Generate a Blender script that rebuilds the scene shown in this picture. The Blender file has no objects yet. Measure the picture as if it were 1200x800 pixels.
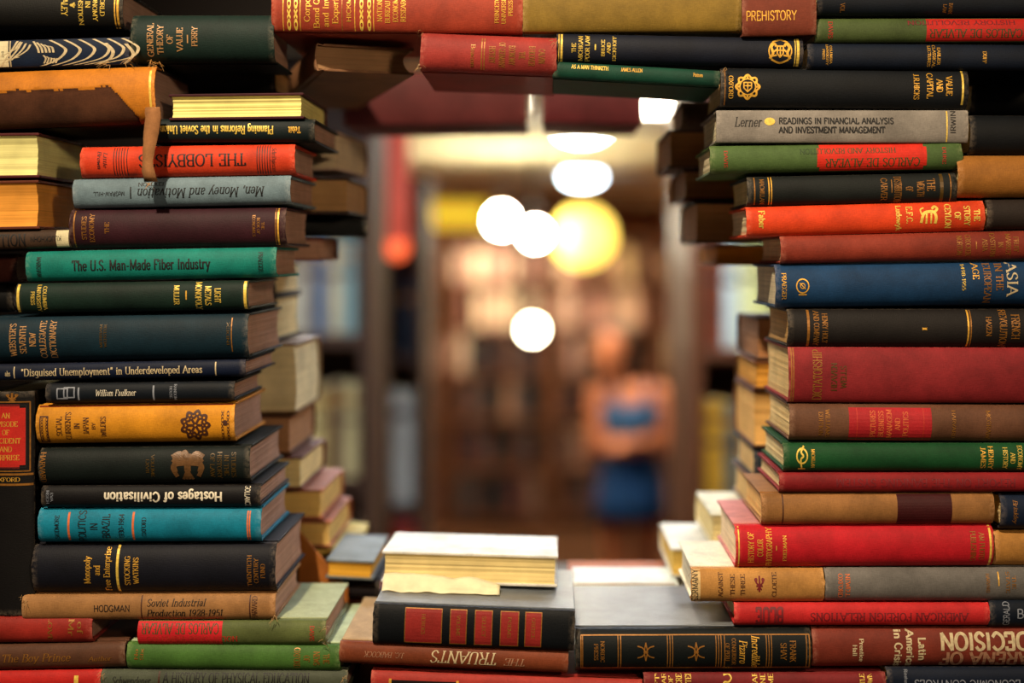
import bpy, bmesh, math, random
from mathutils import Vector, Matrix, noise

random.seed(11)
SC = bpy.context.scene
COL = SC.collection
PI = math.pi

# ------------------------------------------------------------------ camera
F = 1500.0            # focal length in pixels of the 1200x800 frame
HX, HY = 640.0, 300.0 # principal point (eye level sits at y = 300)
CZ = 1.92             # height of the eye above the floor
WY = 1.20             # distance to the face of the book wall
cam_d = bpy.data.cameras.new('camera')
cam = bpy.data.objects.new('camera', cam_d)
COL.objects.link(cam)
cam.location = (0, 0, CZ)
cam.rotation_euler = (PI / 2, 0, 0)
cam_d.sensor_width = 36
cam_d.lens = 36 * F / 1200
cam_d.shift_x = -(HX - 600) / 1200
cam_d.shift_y = -(400 - HY) / 1200
cam_d.clip_start = 0.05
cam_d.dof.use_dof = True
cam_d.dof.focus_distance = WY + 0.004
cam_d.dof.aperture_fstop = cam_d.lens / 33.0
SC.camera = cam

# ------------------------------------------------------------------ world, lights, exposure
w = bpy.data.worlds.new('dim_interior')
SC.world = w
w.use_nodes = True
w.node_tree.nodes['Background'].inputs[0].default_value = (1.0, 0.92, 0.80, 1)
w.node_tree.nodes['Background'].inputs[1].default_value = 0.05

def aim(o, target):
    o.rotation_euler = (Vector(target) - o.location).to_track_quat('-Z', 'Y').to_euler()

def spot(name, loc, energy, color, size, soft, target):
    sl = bpy.data.lights.new(name, 'SPOT')
    sl.energy = energy; sl.color = color
    sl.spot_size = math.radians(size); sl.spot_blend = 1.0; sl.shadow_soft_size = soft
    so = bpy.data.objects.new(name, sl)
    COL.objects.link(so)
    so.location = loc
    aim(so, target)
MIDX = (600 - HX) / F * WY        # x of the frame's middle on the wall
spot('aisle_spotlight', (MIDX - 0.50, -0.25, CZ + 1.62), 290, (1.0, 0.81, 0.57), 45, 0.035, (MIDX, WY, CZ - 0.11))
spot('right_fill_light', (MIDX + 0.95, -0.40, CZ + 0.55), 42, (1.0, 0.74, 0.48), 60, 0.09, (MIDX - .1, WY, CZ - 0.03))  # fill lamp added at the right to brighten page ends and inner books

SC.view_settings.view_transform = 'Standard'
SC.view_settings.look = 'None'
SC.view_settings.gamma = 1
SC.view_settings.use_curve_mapping = False
SC.view_settings.exposure = 0.0

# ------------------------------------------------------------------ materials
def lin(h):
    h = h.lstrip('#')
    r = []
    for i in (0, 2, 4):
        c = int(h[i:i + 2], 16) / 255
        r.append(c / 12.92 if c <= 0.04045 else ((c + 0.055) / 1.055) ** 2.4)
    return (r[0], r[1], r[2], 1)

def scl(c, k):
    return (min(c[0] * k, 1), min(c[1] * k, 1), min(c[2] * k, 1), 1)

MATS = {}
def base_mat(key):
    m = bpy.data.materials.new(key)
    m.use_nodes = True
    nt = m.node_tree
    return m, nt, nt.nodes['Principled BSDF']

def cloth(hexc, rough=0.62, var=0.35, spec=0.24):
    """book cloth: mottled colour, scuffs and a fine weave relief"""
    key = 'cloth_%s_%s_%s' % (hexc.lstrip('#'), rough, var)
    if key in MATS:
        return MATS[key]
    m, nt, p = base_mat(key)
    N, K = nt.nodes, nt.links
    tc = N.new('ShaderNodeTexCoord')
    oi = N.new('ShaderNodeObjectInfo')
    add = N.new('ShaderNodeVectorMath'); add.operation = 'ADD'
    mul = N.new('ShaderNodeVectorMath'); mul.operation = 'SCALE'; mul.inputs[3].default_value = 7.0
    K.new(oi.outputs['Random'], mul.inputs[0])
    K.new(tc.outputs['Object'], add.inputs[0]); K.new(mul.outputs[0], add.inputs[1])
    n1 = N.new('ShaderNodeTexNoise'); n1.inputs['Scale'].default_value = 26; n1.inputs['Detail'].default_value = 6; n1.inputs['Roughness'].default_value = 0.65
    K.new(add.outputs[0], n1.inputs['Vector'])
    r1 = N.new('ShaderNodeValToRGB')
    c = lin(hexc)
    if .2126 * c[0] + .7152 * c[1] + .0722 * c[2] < .035:
        c = (c[0] * .5, c[1] * .64, c[2] * .74, 1)      # dark dyes read blue-black
    r1.color_ramp.elements[0].position = 0.3; r1.color_ramp.elements[0].color = scl(c, 1 - var)
    r1.color_ramp.elements[1].position = 0.72; r1.color_ramp.elements[1].color = scl(c, 1 + var * 0.6)
    K.new(n1.outputs['Fac'], r1.inputs[0])
    # threads running along the spine
    mp = N.new('ShaderNodeMapping'); mp.inputs['Scale'].default_value = (240, 1700, 1700)
    K.new(add.outputs[0], mp.inputs['Vector'])
    n2 = N.new('ShaderNodeTexNoise'); n2.inputs['Scale'].default_value = 1.0; n2.inputs['Detail'].default_value = 2
    K.new(mp.outputs[0], n2.inputs['Vector'])
    mp3 = N.new('ShaderNodeMapping'); mp3.inputs['Scale'].default_value = (1700, 300, 300)
    K.new(add.outputs[0], mp3.inputs['Vector'])
    n3 = N.new('ShaderNodeTexNoise'); n3.inputs['Scale'].default_value = 1.0
    K.new(mp3.outputs[0], n3.inputs['Vector'])
    ad = N.new('ShaderNodeMath'); ad.operation = 'ADD'
    K.new(n2.outputs['Fac'], ad.inputs[0]); K.new(n3.outputs['Fac'], ad.inputs[1])
    # sparse pale scuffs
    n4 = N.new('ShaderNodeTexNoise'); n4.inputs['Scale'].default_value = 170; n4.inputs['Detail'].default_value = 5; n4.inputs['Roughness'].default_value = 0.8
    K.new(add.outputs[0], n4.inputs['Vector'])
    r4 = N.new('ShaderNodeMapRange'); r4.inputs[1].default_value = 0.66; r4.inputs[2].default_value = 0.85; r4.inputs[3].default_value = 0; r4.inputs[4].default_value = 0.35
    K.new(n4.outputs['Fac'], r4.inputs[0])
    mx = N.new('ShaderNodeMix'); mx.data_type = 'RGBA'
    K.new(r4.outputs[0], mx.inputs[0]); K.new(r1.outputs[0], mx.inputs[6])
    mx.inputs[7].default_value = (min(c[0] * 1.6 + .05, 1), min(c[1] * 1.6 + .045, 1), min(c[2] * 1.6 + .035, 1), 1)
    at = N.new('ShaderNodeAttribute'); at.attribute_name = 'wear'
    nw = N.new('ShaderNodeMapRange'); nw.inputs[1].default_value = 0.42; nw.inputs[2].default_value = 0.6; nw.inputs[3].default_value = 0; nw.inputs[4].default_value = 0.8
    K.new(n4.outputs['Fac'], nw.inputs[0])
    mw = N.new('ShaderNodeMath'); mw.operation = 'MULTIPLY'
    K.new(at.outputs['Fac'], mw.inputs[0]); K.new(nw.outputs[0], mw.inputs[1])
    mxw = N.new('ShaderNodeMix'); mxw.data_type = 'RGBA'
    K.new(mw.outputs[0], mxw.inputs[0]); K.new(mx.outputs[2], mxw.inputs[6])
    mxw.inputs[7].default_value = (min(c[0] * 1.3 + .13, 1), min(c[1] * 1.3 + .10, 1), min(c[2] * 1.3 + .07, 1), 1)
    mv = N.new('ShaderNodeMapRange'); mv.inputs[1].default_value = 0.7; mv.inputs[2].default_value = 1.3; mv.inputs[3].default_value = 0.86; mv.inputs[4].default_value = 1.1
    K.new(ad.outputs[0], mv.inputs[0])
    mm = N.new('ShaderNodeMix'); mm.data_type = 'RGBA'; mm.blend_type = 'MULTIPLY'; mm.inputs[0].default_value = 1
    K.new(mxw.outputs[2], mm.inputs[6]); K.new(mv.outputs[0], mm.inputs[7])
    K.new(mm.outputs[2], p.inputs['Base Color'])
    bp = N.new('ShaderNodeBump'); bp.inputs['Strength'].default_value = 0.35; bp.inputs['Distance'].default_value = 0.0004
    K.new(ad.outputs[0], bp.inputs['Height']); K.new(bp.outputs[0], p.inputs['Normal'])
    p.inputs['Roughness'].default_value = rough
    p.inputs['Specular IOR Level'].default_value = spec
    MATS[key] = m
    return m

def pages(hexc):
    """page edges: fine leaf lines, foxed patches"""
    key = 'pages_' + hexc.lstrip('#')
    if key in MATS:
        return MATS[key]
    m, nt, p = base_mat(key)
    N, K = nt.nodes, nt.links
    tc = N.new('ShaderNodeTexCoord')
    mp = N.new('ShaderNodeMapping'); mp.inputs['Scale'].default_value = (6, 6, 1400)
    K.new(tc.outputs['Object'], mp.inputs['Vector'])
    n = N.new('ShaderNodeTexNoise'); n.inputs['Scale'].default_value = 1; n.inputs['Detail'].default_value = 3; n.inputs['Roughness'].default_value = 0.7
    K.new(mp.outputs[0], n.inputs['Vector'])
    r = N.new('ShaderNodeValToRGB'); c = lin(hexc)
    r.color_ramp.elements[0].position = 0.34; r.color_ramp.elements[0].color = scl(c, 0.76)
    r.color_ramp.elements[1].position = 0.6; r.color_ramp.elements[1].color = scl(c, 1.08)
    K.new(n.outputs['Fac'], r.inputs[0])
    n2 = N.new('ShaderNodeTexNoise'); n2.inputs['Scale'].default_value = 30; n2.inputs['Detail'].default_value = 4
    K.new(tc.outputs['Object'], n2.inputs['Vector'])
    mr = N.new('ShaderNodeMapRange'); mr.inputs[1].default_value = 0.3; mr.inputs[2].default_value = 0.7; mr.inputs[3].default_value = 0.8; mr.inputs[4].default_value = 1.08
    K.new(n2.outputs['Fac'], mr.inputs[0])
    mm = N.new('ShaderNodeMix'); mm.data_type = 'RGBA'; mm.blend_type = 'MULTIPLY'; mm.inputs[0].default_value = 1
    K.new(r.outputs[0], mm.inputs[6]); K.new(mr.outputs[0], mm.inputs[7])
    K.new(mm.outputs[2], p.inputs['Base Color'])
    bp = N.new('ShaderNodeBump'); bp.inputs['Strength'].default_value = 0.5; bp.inputs['Distance'].default_value = 0.0004
    K.new(n.outputs['Fac'], bp.inputs['Height']); K.new(bp.outputs[0], p.inputs['Normal'])
    p.inputs['Roughness'].default_value = 0.85
    p.inputs['Specular IOR Level'].default_value = 0.15
    MATS[key] = m
    return m

def ink(hexc, metal=0.0, rough=0.6, fade=0.35):
    """stamped or printed lettering, rubbed away in places"""
    key = 'ink_%s_%s' % (hexc.lstrip('#'), metal)
    if key in MATS:
        return MATS[key]
    m, nt, p = base_mat(key)
    N, K = nt.nodes, nt.links
    tc = N.new('ShaderNodeTexCoord')
    n = N.new('ShaderNodeTexNoise'); n.inputs['Scale'].default_value = 260; n.inputs['Detail'].default_value = 4
    K.new(tc.outputs['Object'], n.inputs['Vector'])
    r = N.new('ShaderNodeValToRGB'); c = lin(hexc)
    r.color_ramp.elements[0].position = 0.3; r.color_ramp.elements[0].color = scl(c, 1 - fade)
    r.color_ramp.elements[1].position = 0.6; r.color_ramp.elements[1].color = c
    K.new(n.outputs['Fac'], r.inputs[0]); K.new(r.outputs[0], p.inputs['Base Color'])
    p.inputs['Metallic'].default_value = metal
    p.inputs['Roughness'].default_value = rough
    MATS[key] = m
    return m

INKS = {'g': ('#ffc24a', 0.35), 'y': ('#ffd95e', 0.2), 'f': ('#a8702c', 0.3), 'k': ('#0c0a0a', 0), 'w': ('#f4ead2', 0),
        'c': ('#d8c49a', 0), 'r': ('#c4301f', 0), 'o': ('#e8743a', 0), 'd': ('#4a2412', 0), 'n': ('#2f4a1e', 0),
        'b': ('#8c5a2a', 0.2), 's': ('#8d93a0', 0), 'R': ('#b8323c', 0), 'm': ('#7c1a22', 0), 'G': ('#5d4518', 0.2), 'p': ('#b9876a', 0.1), 't': ('#cf9a60', 0.1), 'E': ('#6e4c2a', 0.1)}
def inkm(k):
    h, mt = INKS[k]
    return ink(h, mt, 0.42 if mt else 0.6)

def plain(key, hexc, rough=0.6, noise_scale=20, var=0.25, spec=0.3, stretch=(1, 1, 1)):
    if key in MATS:
        return MATS[key]
    m, nt, p = base_mat(key)
    N, K = nt.nodes, nt.links
    tc = N.new('ShaderNodeTexCoord')
    mp = N.new('ShaderNodeMapping'); mp.inputs['Scale'].default_value = stretch
    K.new(tc.outputs['Object'], mp.inputs['Vector'])
    n = N.new('ShaderNodeTexNoise'); n.inputs['Scale'].default_value = noise_scale; n.inputs['Detail'].default_value = 5
    K.new(mp.outputs[0], n.inputs['Vector'])
    r = N.new('ShaderNodeValToRGB'); c = lin(hexc)
    r.color_ramp.elements[0].position = 0.3; r.color_ramp.elements[0].color = scl(c, 1 - var)
    r.color_ramp.elements[1].position = 0.7; r.color_ramp.elements[1].color = scl(c, 1 + var * 0.5)
    K.new(n.outputs['Fac'], r.inputs[0]); K.new(r.outputs[0], p.inputs['Base Color'])
    p.inputs['Roughness'].default_value = rough
    p.inputs['Specular IOR Level'].default_value = spec
    MATS[key] = m
    return m

def glow(key, hexc, strength):
    if key in MATS:
        return MATS[key]
    m, nt, p = base_mat(key)
    p.inputs['Base Color'].default_value = lin(hexc)
    p.inputs['Emission Color'].default_value = lin(hexc)
    p.inputs['Emission Strength'].default_value = strength
    MATS[key] = m
    return m

# ------------------------------------------------------------------ helpers
def mesh_obj(name, verts, faces, mat, parent=None, smooth=None):
    me = bpy.data.meshes.new(name)
    me.from_pydata(verts, [], faces)
    me.update()
    if smooth is not None:
        for i, pl in enumerate(me.polygons):
            pl.use_smooth = bool(smooth if isinstance(smooth, bool) else smooth[i])
    mats = mat if isinstance(mat, (list, tuple)) else [mat]
    for mm in mats:
        me.materials.append(mm)
    o = bpy.data.objects.new(name, me)
    COL.objects.link(o)
    if parent:
        o.parent = parent
    return o

def bm_obj(name, bm, mat, parent=None, smooth=False):
    me = bpy.data.meshes.new(name)
    bm.normal_update()
    bm.to_mesh(me); bm.free()
    for pl in me.polygons:
        pl.use_smooth = smooth
    for mm in (mat if isinstance(mat, (list, tuple)) else [mat]):
        me.materials.append(mm)
    o = bpy.data.objects.new(name, me)
    COL.objects.link(o)
    if parent:
        o.parent = parent
    return o

def bm_box(bm, x0, x1, y0, y1, z0, z1, bev=0.0):
    r = bmesh.ops.create_cube(bm, size=1.0)
    vs = r['verts']
    for v in vs:
        v.co = Vector((x0 + (v.co.x + .5) * (x1 - x0), y0 + (v.co.y + .5) * (y1 - y0), z0 + (v.co.z + .5) * (z1 - z0)))
    if bev > 0:
        es = list({e for v in vs for e in v.link_edges})
        bmesh.ops.bevel(bm, geom=es, offset=bev, segments=2, affect='EDGES', profile=0.5)

def box_obj(name, x0, x1, y0, y1, z0, z1, mat, parent=None, bev=0.0):
    bm = bmesh.new()
    bm_box(bm, x0, x1, y0, y1, z0, z1, bev)
    return bm_obj(name, bm, mat, parent)

def empty(name, loc=(0, 0, 0), rot=(0, 0, 0)):
    o = bpy.data.objects.new(name, None)
    o.empty_display_size = 0.02
    COL.objects.link(o)
    o.location = loc
    o.rotation_euler = rot
    return o

def tag(o, label, cat, group=None, kind=None):
    o['label'] = label
    if cat:
        o['category'] = cat
    if group:
        o['group'] = group
    if kind:
        o['kind'] = kind
    return o

def lathe(name, prof, mat, parent=None, seg=24, loc=(0, 0, 0)):
    vs, fs = [], []
    for (r, z) in prof:
        for k in range(seg):
            a = 2 * PI * k / seg
            vs.append((loc[0] + r * math.cos(a), loc[1] + r * math.sin(a), loc[2] + z))
    for i in range(len(prof) - 1):
        for k in range(seg):
            k2 = (k + 1) % seg
            fs.append((i * seg + k, i * seg + k2, (i + 1) * seg + k2, (i + 1) * seg + k))
    fs.append(tuple(range(seg))[::-1])
    fs.append(tuple((len(prof) - 1) * seg + k for k in range(seg)))
    return mesh_obj(name, vs, fs, mat, parent, True)

# ------------------------------------------------------------------ a stroke alphabet (serif, italic, sans)
G = {
'A': (.76, "L0,0 .38,1 .76,0;l.14,.36 .62,.36"), 'B': (.66, "L.1,0 .1,1;C.1,1 .38,1 .55,.9 .55,.64 .38,.53 .1,.53;C.1,.53 .42,.53 .62,.4 .62,.13 .42,0 .1,0"),
'C': (.72, "C.66,.8 .5,.98 .34,1 .1,.8 .03,.5 .1,.2 .34,0 .5,.02 .67,.2"), 'D': (.76, "L.1,0 .1,1;C.1,1 .38,1 .62,.86 .71,.5 .62,.14 .38,0 .1,0"),
'E': (.62, "L.1,0 .1,1;l.1,1 .54,1 .54,.82;l.1,.53 .42,.53;l.1,0 .56,0 .56,.2"), 'F': (.58, "L.1,0 .1,1;l.1,1 .54,1 .54,.8;l.1,.52 .42,.52"),
'G': (.76, "C.66,.8 .5,.98 .34,1 .1,.8 .03,.5 .1,.2 .34,0 .52,.02 .66,.14;l.66,.06 .66,.42;l.46,.42 .74,.42"),
'H': (.78, "L.1,0 .1,1;L.68,0 .68,1;l.1,.52 .68,.52"), 'I': (.3, "L.15,0 .15,1"), 'J': (.44, "L.3,.25 .3,1;C.3,.25 .26,.04 .14,0 .03,.08"),
'K': (.72, "L.1,0 .1,1;L.1,.42 .62,1;L.3,.62 .68,0"), 'L': (.6, "L.1,0 .1,1;l.1,0 .56,0 .56,.22"), 'M': (.92, "L.1,0 .1,1;l.1,1 .46,.1 .82,1;L.82,0 .82,1"),
'N': (.8, "L.1,0 .1,1;l.1,1 .7,0;L.7,0 .7,1"), 'O': (.78, "C.39,1 .14,.86 .04,.5 .14,.14 .39,0 .64,.14 .74,.5 .64,.86 .39,1"),
'P': (.62, "L.1,0 .1,1;C.1,1 .4,1 .58,.9 .58,.58 .4,.46 .1,.46"), 'Q': (.78, "C.39,1 .14,.86 .04,.5 .14,.14 .39,0 .64,.14 .74,.5 .64,.86 .39,1;l.45,.2 .76,-.14"),
'R': (.7, "L.1,0 .1,1;C.1,1 .4,1 .57,.9 .57,.6 .4,.5 .1,.5;L.36,.5 .66,0"), 'S': (.58, "C.52,.82 .38,1 .2,.98 .06,.82 .12,.62 .44,.42 .53,.2 .4,.02 .2,0 .05,.17"),
'T': (.68, "L.34,0 .34,1;l.03,.82 .03,1 .65,1 .65,.82"), 'U': (.76, "L.1,.3 .1,1;C.1,.3 .16,.06 .38,0 .6,.06 .66,.3;L.66,.3 .66,1"), 'V': (.74, "L.02,1 .37,0 .72,1"),
'W': (1.0, "L.02,1 .26,0 .5,.85 .74,0 .98,1"), 'X': (.72, "L.04,0 .68,1;L.04,1 .68,0"), 'Y': (.7, "L.03,1 .35,.48 .67,1;L.35,0 .35,.48"), 'Z': (.64, "l.06,.82 .06,1 .58,1 .04,0 .6,0 .6,.2"),
'a': (.52, "C.08,.54 .2,.66 .36,.62 .4,.46 .4,.1;l.4,.46 .4,.06 .5,.02;C.4,.4 .16,.34 .06,.18 .16,.01 .3,.04 .4,.16"), 'b': (.56, "L.1,0 .1,1;C.1,.5 .24,.66 .42,.6 .51,.33 .42,.05 .24,0 .1,.12"),
'c': (.48, "C.44,.52 .32,.66 .16,.6 .05,.33 .16,.05 .32,0 .45,.14"), 'd': (.56, "L.46,0 .46,1;C.46,.5 .32,.66 .14,.6 .05,.33 .14,.05 .32,0 .46,.12"),
'e': (.5, "C.06,.36 .45,.36 .42,.58 .26,.66 .1,.56 .05,.33 .12,.08 .28,0 .45,.14"), 'f': (.36, "L.16,0 .16,.75;C.16,.75 .2,.96 .3,1 .4,.92;l.03,.64 .32,.64"),
'g': (.54, "C.44,.5 .32,.66 .14,.6 .06,.36 .14,.14 .32,.12 .44,.28;l.44,.64 .44,0;C.44,0 .42,-.22 .24,-.3 .07,-.22"), 'h': (.58, "L.1,0 .1,1;C.1,.48 .24,.65 .4,.62 .47,.45 .47,.1;L.47,0 .47,.2"),
'i': (.26, "L.13,0 .13,.66;l.13,.84 .13,.94"), 'j': (.28, "l.16,.66 .16,-.1;C.16,-.1 .12,-.28 .02,-.28;l.16,.84 .16,.94"), 'k': (.56, "L.1,0 .1,1;L.1,.26 .46,.66;L.24,.42 .52,0"),
'l': (.26, "L.13,0 .13,1"), 'm': (.86, "L.1,0 .1,.66;C.1,.48 .22,.65 .36,.62 .43,.45 .43,.1;L.43,0 .43,.2;C.43,.48 .56,.65 .7,.62 .76,.45 .76,.1;L.76,0 .76,.2"),
'n': (.58, "L.1,0 .1,.66;C.1,.48 .24,.65 .4,.62 .47,.45 .47,.1;L.47,0 .47,.2"), 'o': (.54, "C.27,.66 .1,.56 .04,.33 .1,.1 .27,0 .44,.1 .5,.33 .44,.56 .27,.66"),
'p': (.56, "L.1,-.3 .1,.66;C.1,.5 .24,.66 .42,.6 .51,.33 .42,.05 .24,0 .1,.12"), 'q': (.56, "L.46,-.3 .46,.66;C.46,.5 .32,.66 .14,.6 .05,.33 .14,.05 .32,0 .46,.12"),
'r': (.42, "L.1,0 .1,.66;C.1,.42 .2,.62 .32,.66 .4,.58"), 's': (.42, "C.37,.54 .26,.66 .12,.62 .07,.48 .32,.26 .37,.12 .26,0 .12,.01 .05,.14"), 't': (.36, "C.16,.9 .16,.3 .18,.06 .27,0 .36,.08;l.03,.64 .34,.64"),
'u': (.58, "l.1,.66 .1,.2;C.1,.2 .14,.03 .26,0 .4,.06 .47,.2;L.47,0 .47,.66"), 'v': (.52, "L.03,.66 .26,0 .49,.66"), 'w': (.76, "L.03,.66 .2,0 .38,.55 .56,0 .73,.66"), 'x': (.52, "L.03,0 .48,.66;L.03,.66 .48,0"),
'y': (.52, "L.03,.66 .27,.02;L.5,.66 .27,.02;l.27,.02 .14,-.28 .04,-.26"), 'z': (.46, "l.05,.52 .05,.66 .4,.66 .04,0 .42,0 .42,.14"),
'0': (.6, "C.3,1 .1,.86 .05,.5 .1,.14 .3,0 .5,.14 .55,.5 .5,.86 .3,1"), '1': (.36, "l.05,.82 .2,1;L.2,0 .2,1"), '2': (.58, "C.06,.78 .2,1 .4,.98 .52,.76 .4,.45 .05,.04;l.05,.02 .54,.02 .54,.2"),
'3': (.56, "C.07,.86 .26,1 .46,.9 .46,.64 .26,.53;C.26,.53 .48,.46 .52,.2 .34,0 .06,.1"), '4': (.6, "l.42,0 .42,1 .04,.3 .57,.3"), '5': (.56, "l.48,1 .14,1 .1,.56;C.1,.56 .3,.62 .5,.5 .5,.14 .3,0 .06,.08"),
'6': (.58, "C.48,.94 .24,.92 .08,.56 .06,.2 .28,0 .5,.16 .5,.46 .3,.58 .08,.4"), '7': (.54, "l.04,.84 .04,1 .5,1 .2,0"), '8': (.56, "C.28,1 .1,.92 .1,.64 .28,.53 .46,.64 .46,.92 .28,1;C.28,.53 .06,.42 .06,.1 .28,0 .5,.1 .5,.42 .28,.53"),
'9': (.58, "C.1,.06 .34,.08 .5,.44 .52,.8 .3,1 .08,.84 .08,.54 .28,.42 .5,.6"), '.': (.24, "l.12,0 .12,.1"), ',': (.24, "l.13,.1 .12,0 .06,-.16"), '-': (.4, "l.05,.36 .35,.36"), "'": (.2, "l.1,1 .09,.74"),
'"': (.36, "l.1,1 .09,.74;l.26,1 .25,.74"), '&': (.76, "C.7,.4 .5,.04 .24,0 .06,.16 .1,.4 .44,.7 .36,.98 .18,.92 .2,.66 .7,0"), ' ': (.34, ""), '|': (.2, "l.1,-.1 .1,1.1"), ':': (.24, "l.12,0 .12,.1;l.12,.5 .12,.6"),
}
PENS = {'s': (.15, .065, True, 0), 'i': (.125, .055, True, .22), 'n': (.13, .12, False, 0), 'b': (.21, .17, False, 0), 't': (.09, .05, True, 0), 'z': (.2, .1, True, 0)}

def catmull(pts, n=4):
    if len(pts) < 3:
        return pts
    closed = pts[0] == pts[-1]
    out = []
    m = len(pts)
    for i in range(m - 1):
        p1, p2 = pts[i], pts[i + 1]
        p0 = pts[i - 1] if i > 0 else (pts[-2] if closed else p1)
        p3 = pts[i + 2] if i + 2 < m else (pts[1] if closed else p2)
        for k in range(n):
            t = k / n
            out.append(tuple(0.5 * (2 * p1[j] + (p2[j] - p0[j]) * t + (2 * p0[j] - 5 * p1[j] + 4 * p2[j] - p3[j]) * t * t + (3 * p1[j] - p0[j] - 3 * p2[j] + p3[j]) * t ** 3) for j in (0, 1)))
    out.append(pts[-1])
    return out

def stroke_quads(pts, wx, wy, quads):
    """ribbon along a polyline; the pen is wide across stems (wx) and thin across bars (wy)"""
    for i in range(len(pts) - 1):
        (x0, y0), (x1, y1) = pts[i], pts[i + 1]
        dx, dy = x1 - x0, y1 - y0
        l = math.hypot(dx, dy)
        if l < 1e-6:
            continue
        dx, dy = dx / l, dy / l
        h = 0.5 * math.hypot(wx * dy, wy * dx)
        nx, ny = -dy * h, dx * h
        e = h * 0.35
        ax, ay, bx, by = x0 - dx * e, y0 - dy * e, x1 + dx * e, y1 + dy * e
        quads.append(((ax + nx, ay + ny), (bx + nx, by + ny), (bx - nx, by - ny), (ax - nx, ay - ny)))

def text_quads(s, style='s'):
    wx, wy, serif, shear = PENS[style]
    quads, x = [], 0.0
    for ch in s:
        wd, spec = G.get(ch, G[' '])
        q = []
        for part in filter(None, spec.split(';')):
            pts = [tuple(float(v) for v in t.split(',')) for t in part[1:].split()]
            if part[0] == 'C':
                pts = catmull(pts)
            stroke_quads(pts, wx, wy, q)
            if serif and part[0] == 'L':
                for (a, b) in ((pts[0], pts[1]), (pts[-1], pts[-2])):
                    if abs(a[1] - b[1]) > 0.3 * abs(a[0] - b[0]) and (abs(a[1]) < .02 or abs(a[1] - 1) < .02 or abs(a[1] - .66) < .02 or abs(a[1] + .3) < .02):
                        q.append(((a[0] - .13, a[1] - .03), (a[0] + .13, a[1] - .03), (a[0] + .13, a[1] + .03), (a[0] - .13, a[1] + .03)))
        for k in q:
            quads.append(tuple((px + x + shear * py, py) for px, py in k))
        x += wd + 0.10
    return quads, max(x - 0.10, 0.01)

# ------------------------------------------------------------------ emblem line art, unit box -1..1
def circ(r, n=20, cx=0, cy=0):
    return [(cx + r * math.cos(2 * PI * k / n), cy + r * math.sin(2 * PI * k / n)) for k in range(n + 1)]

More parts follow.
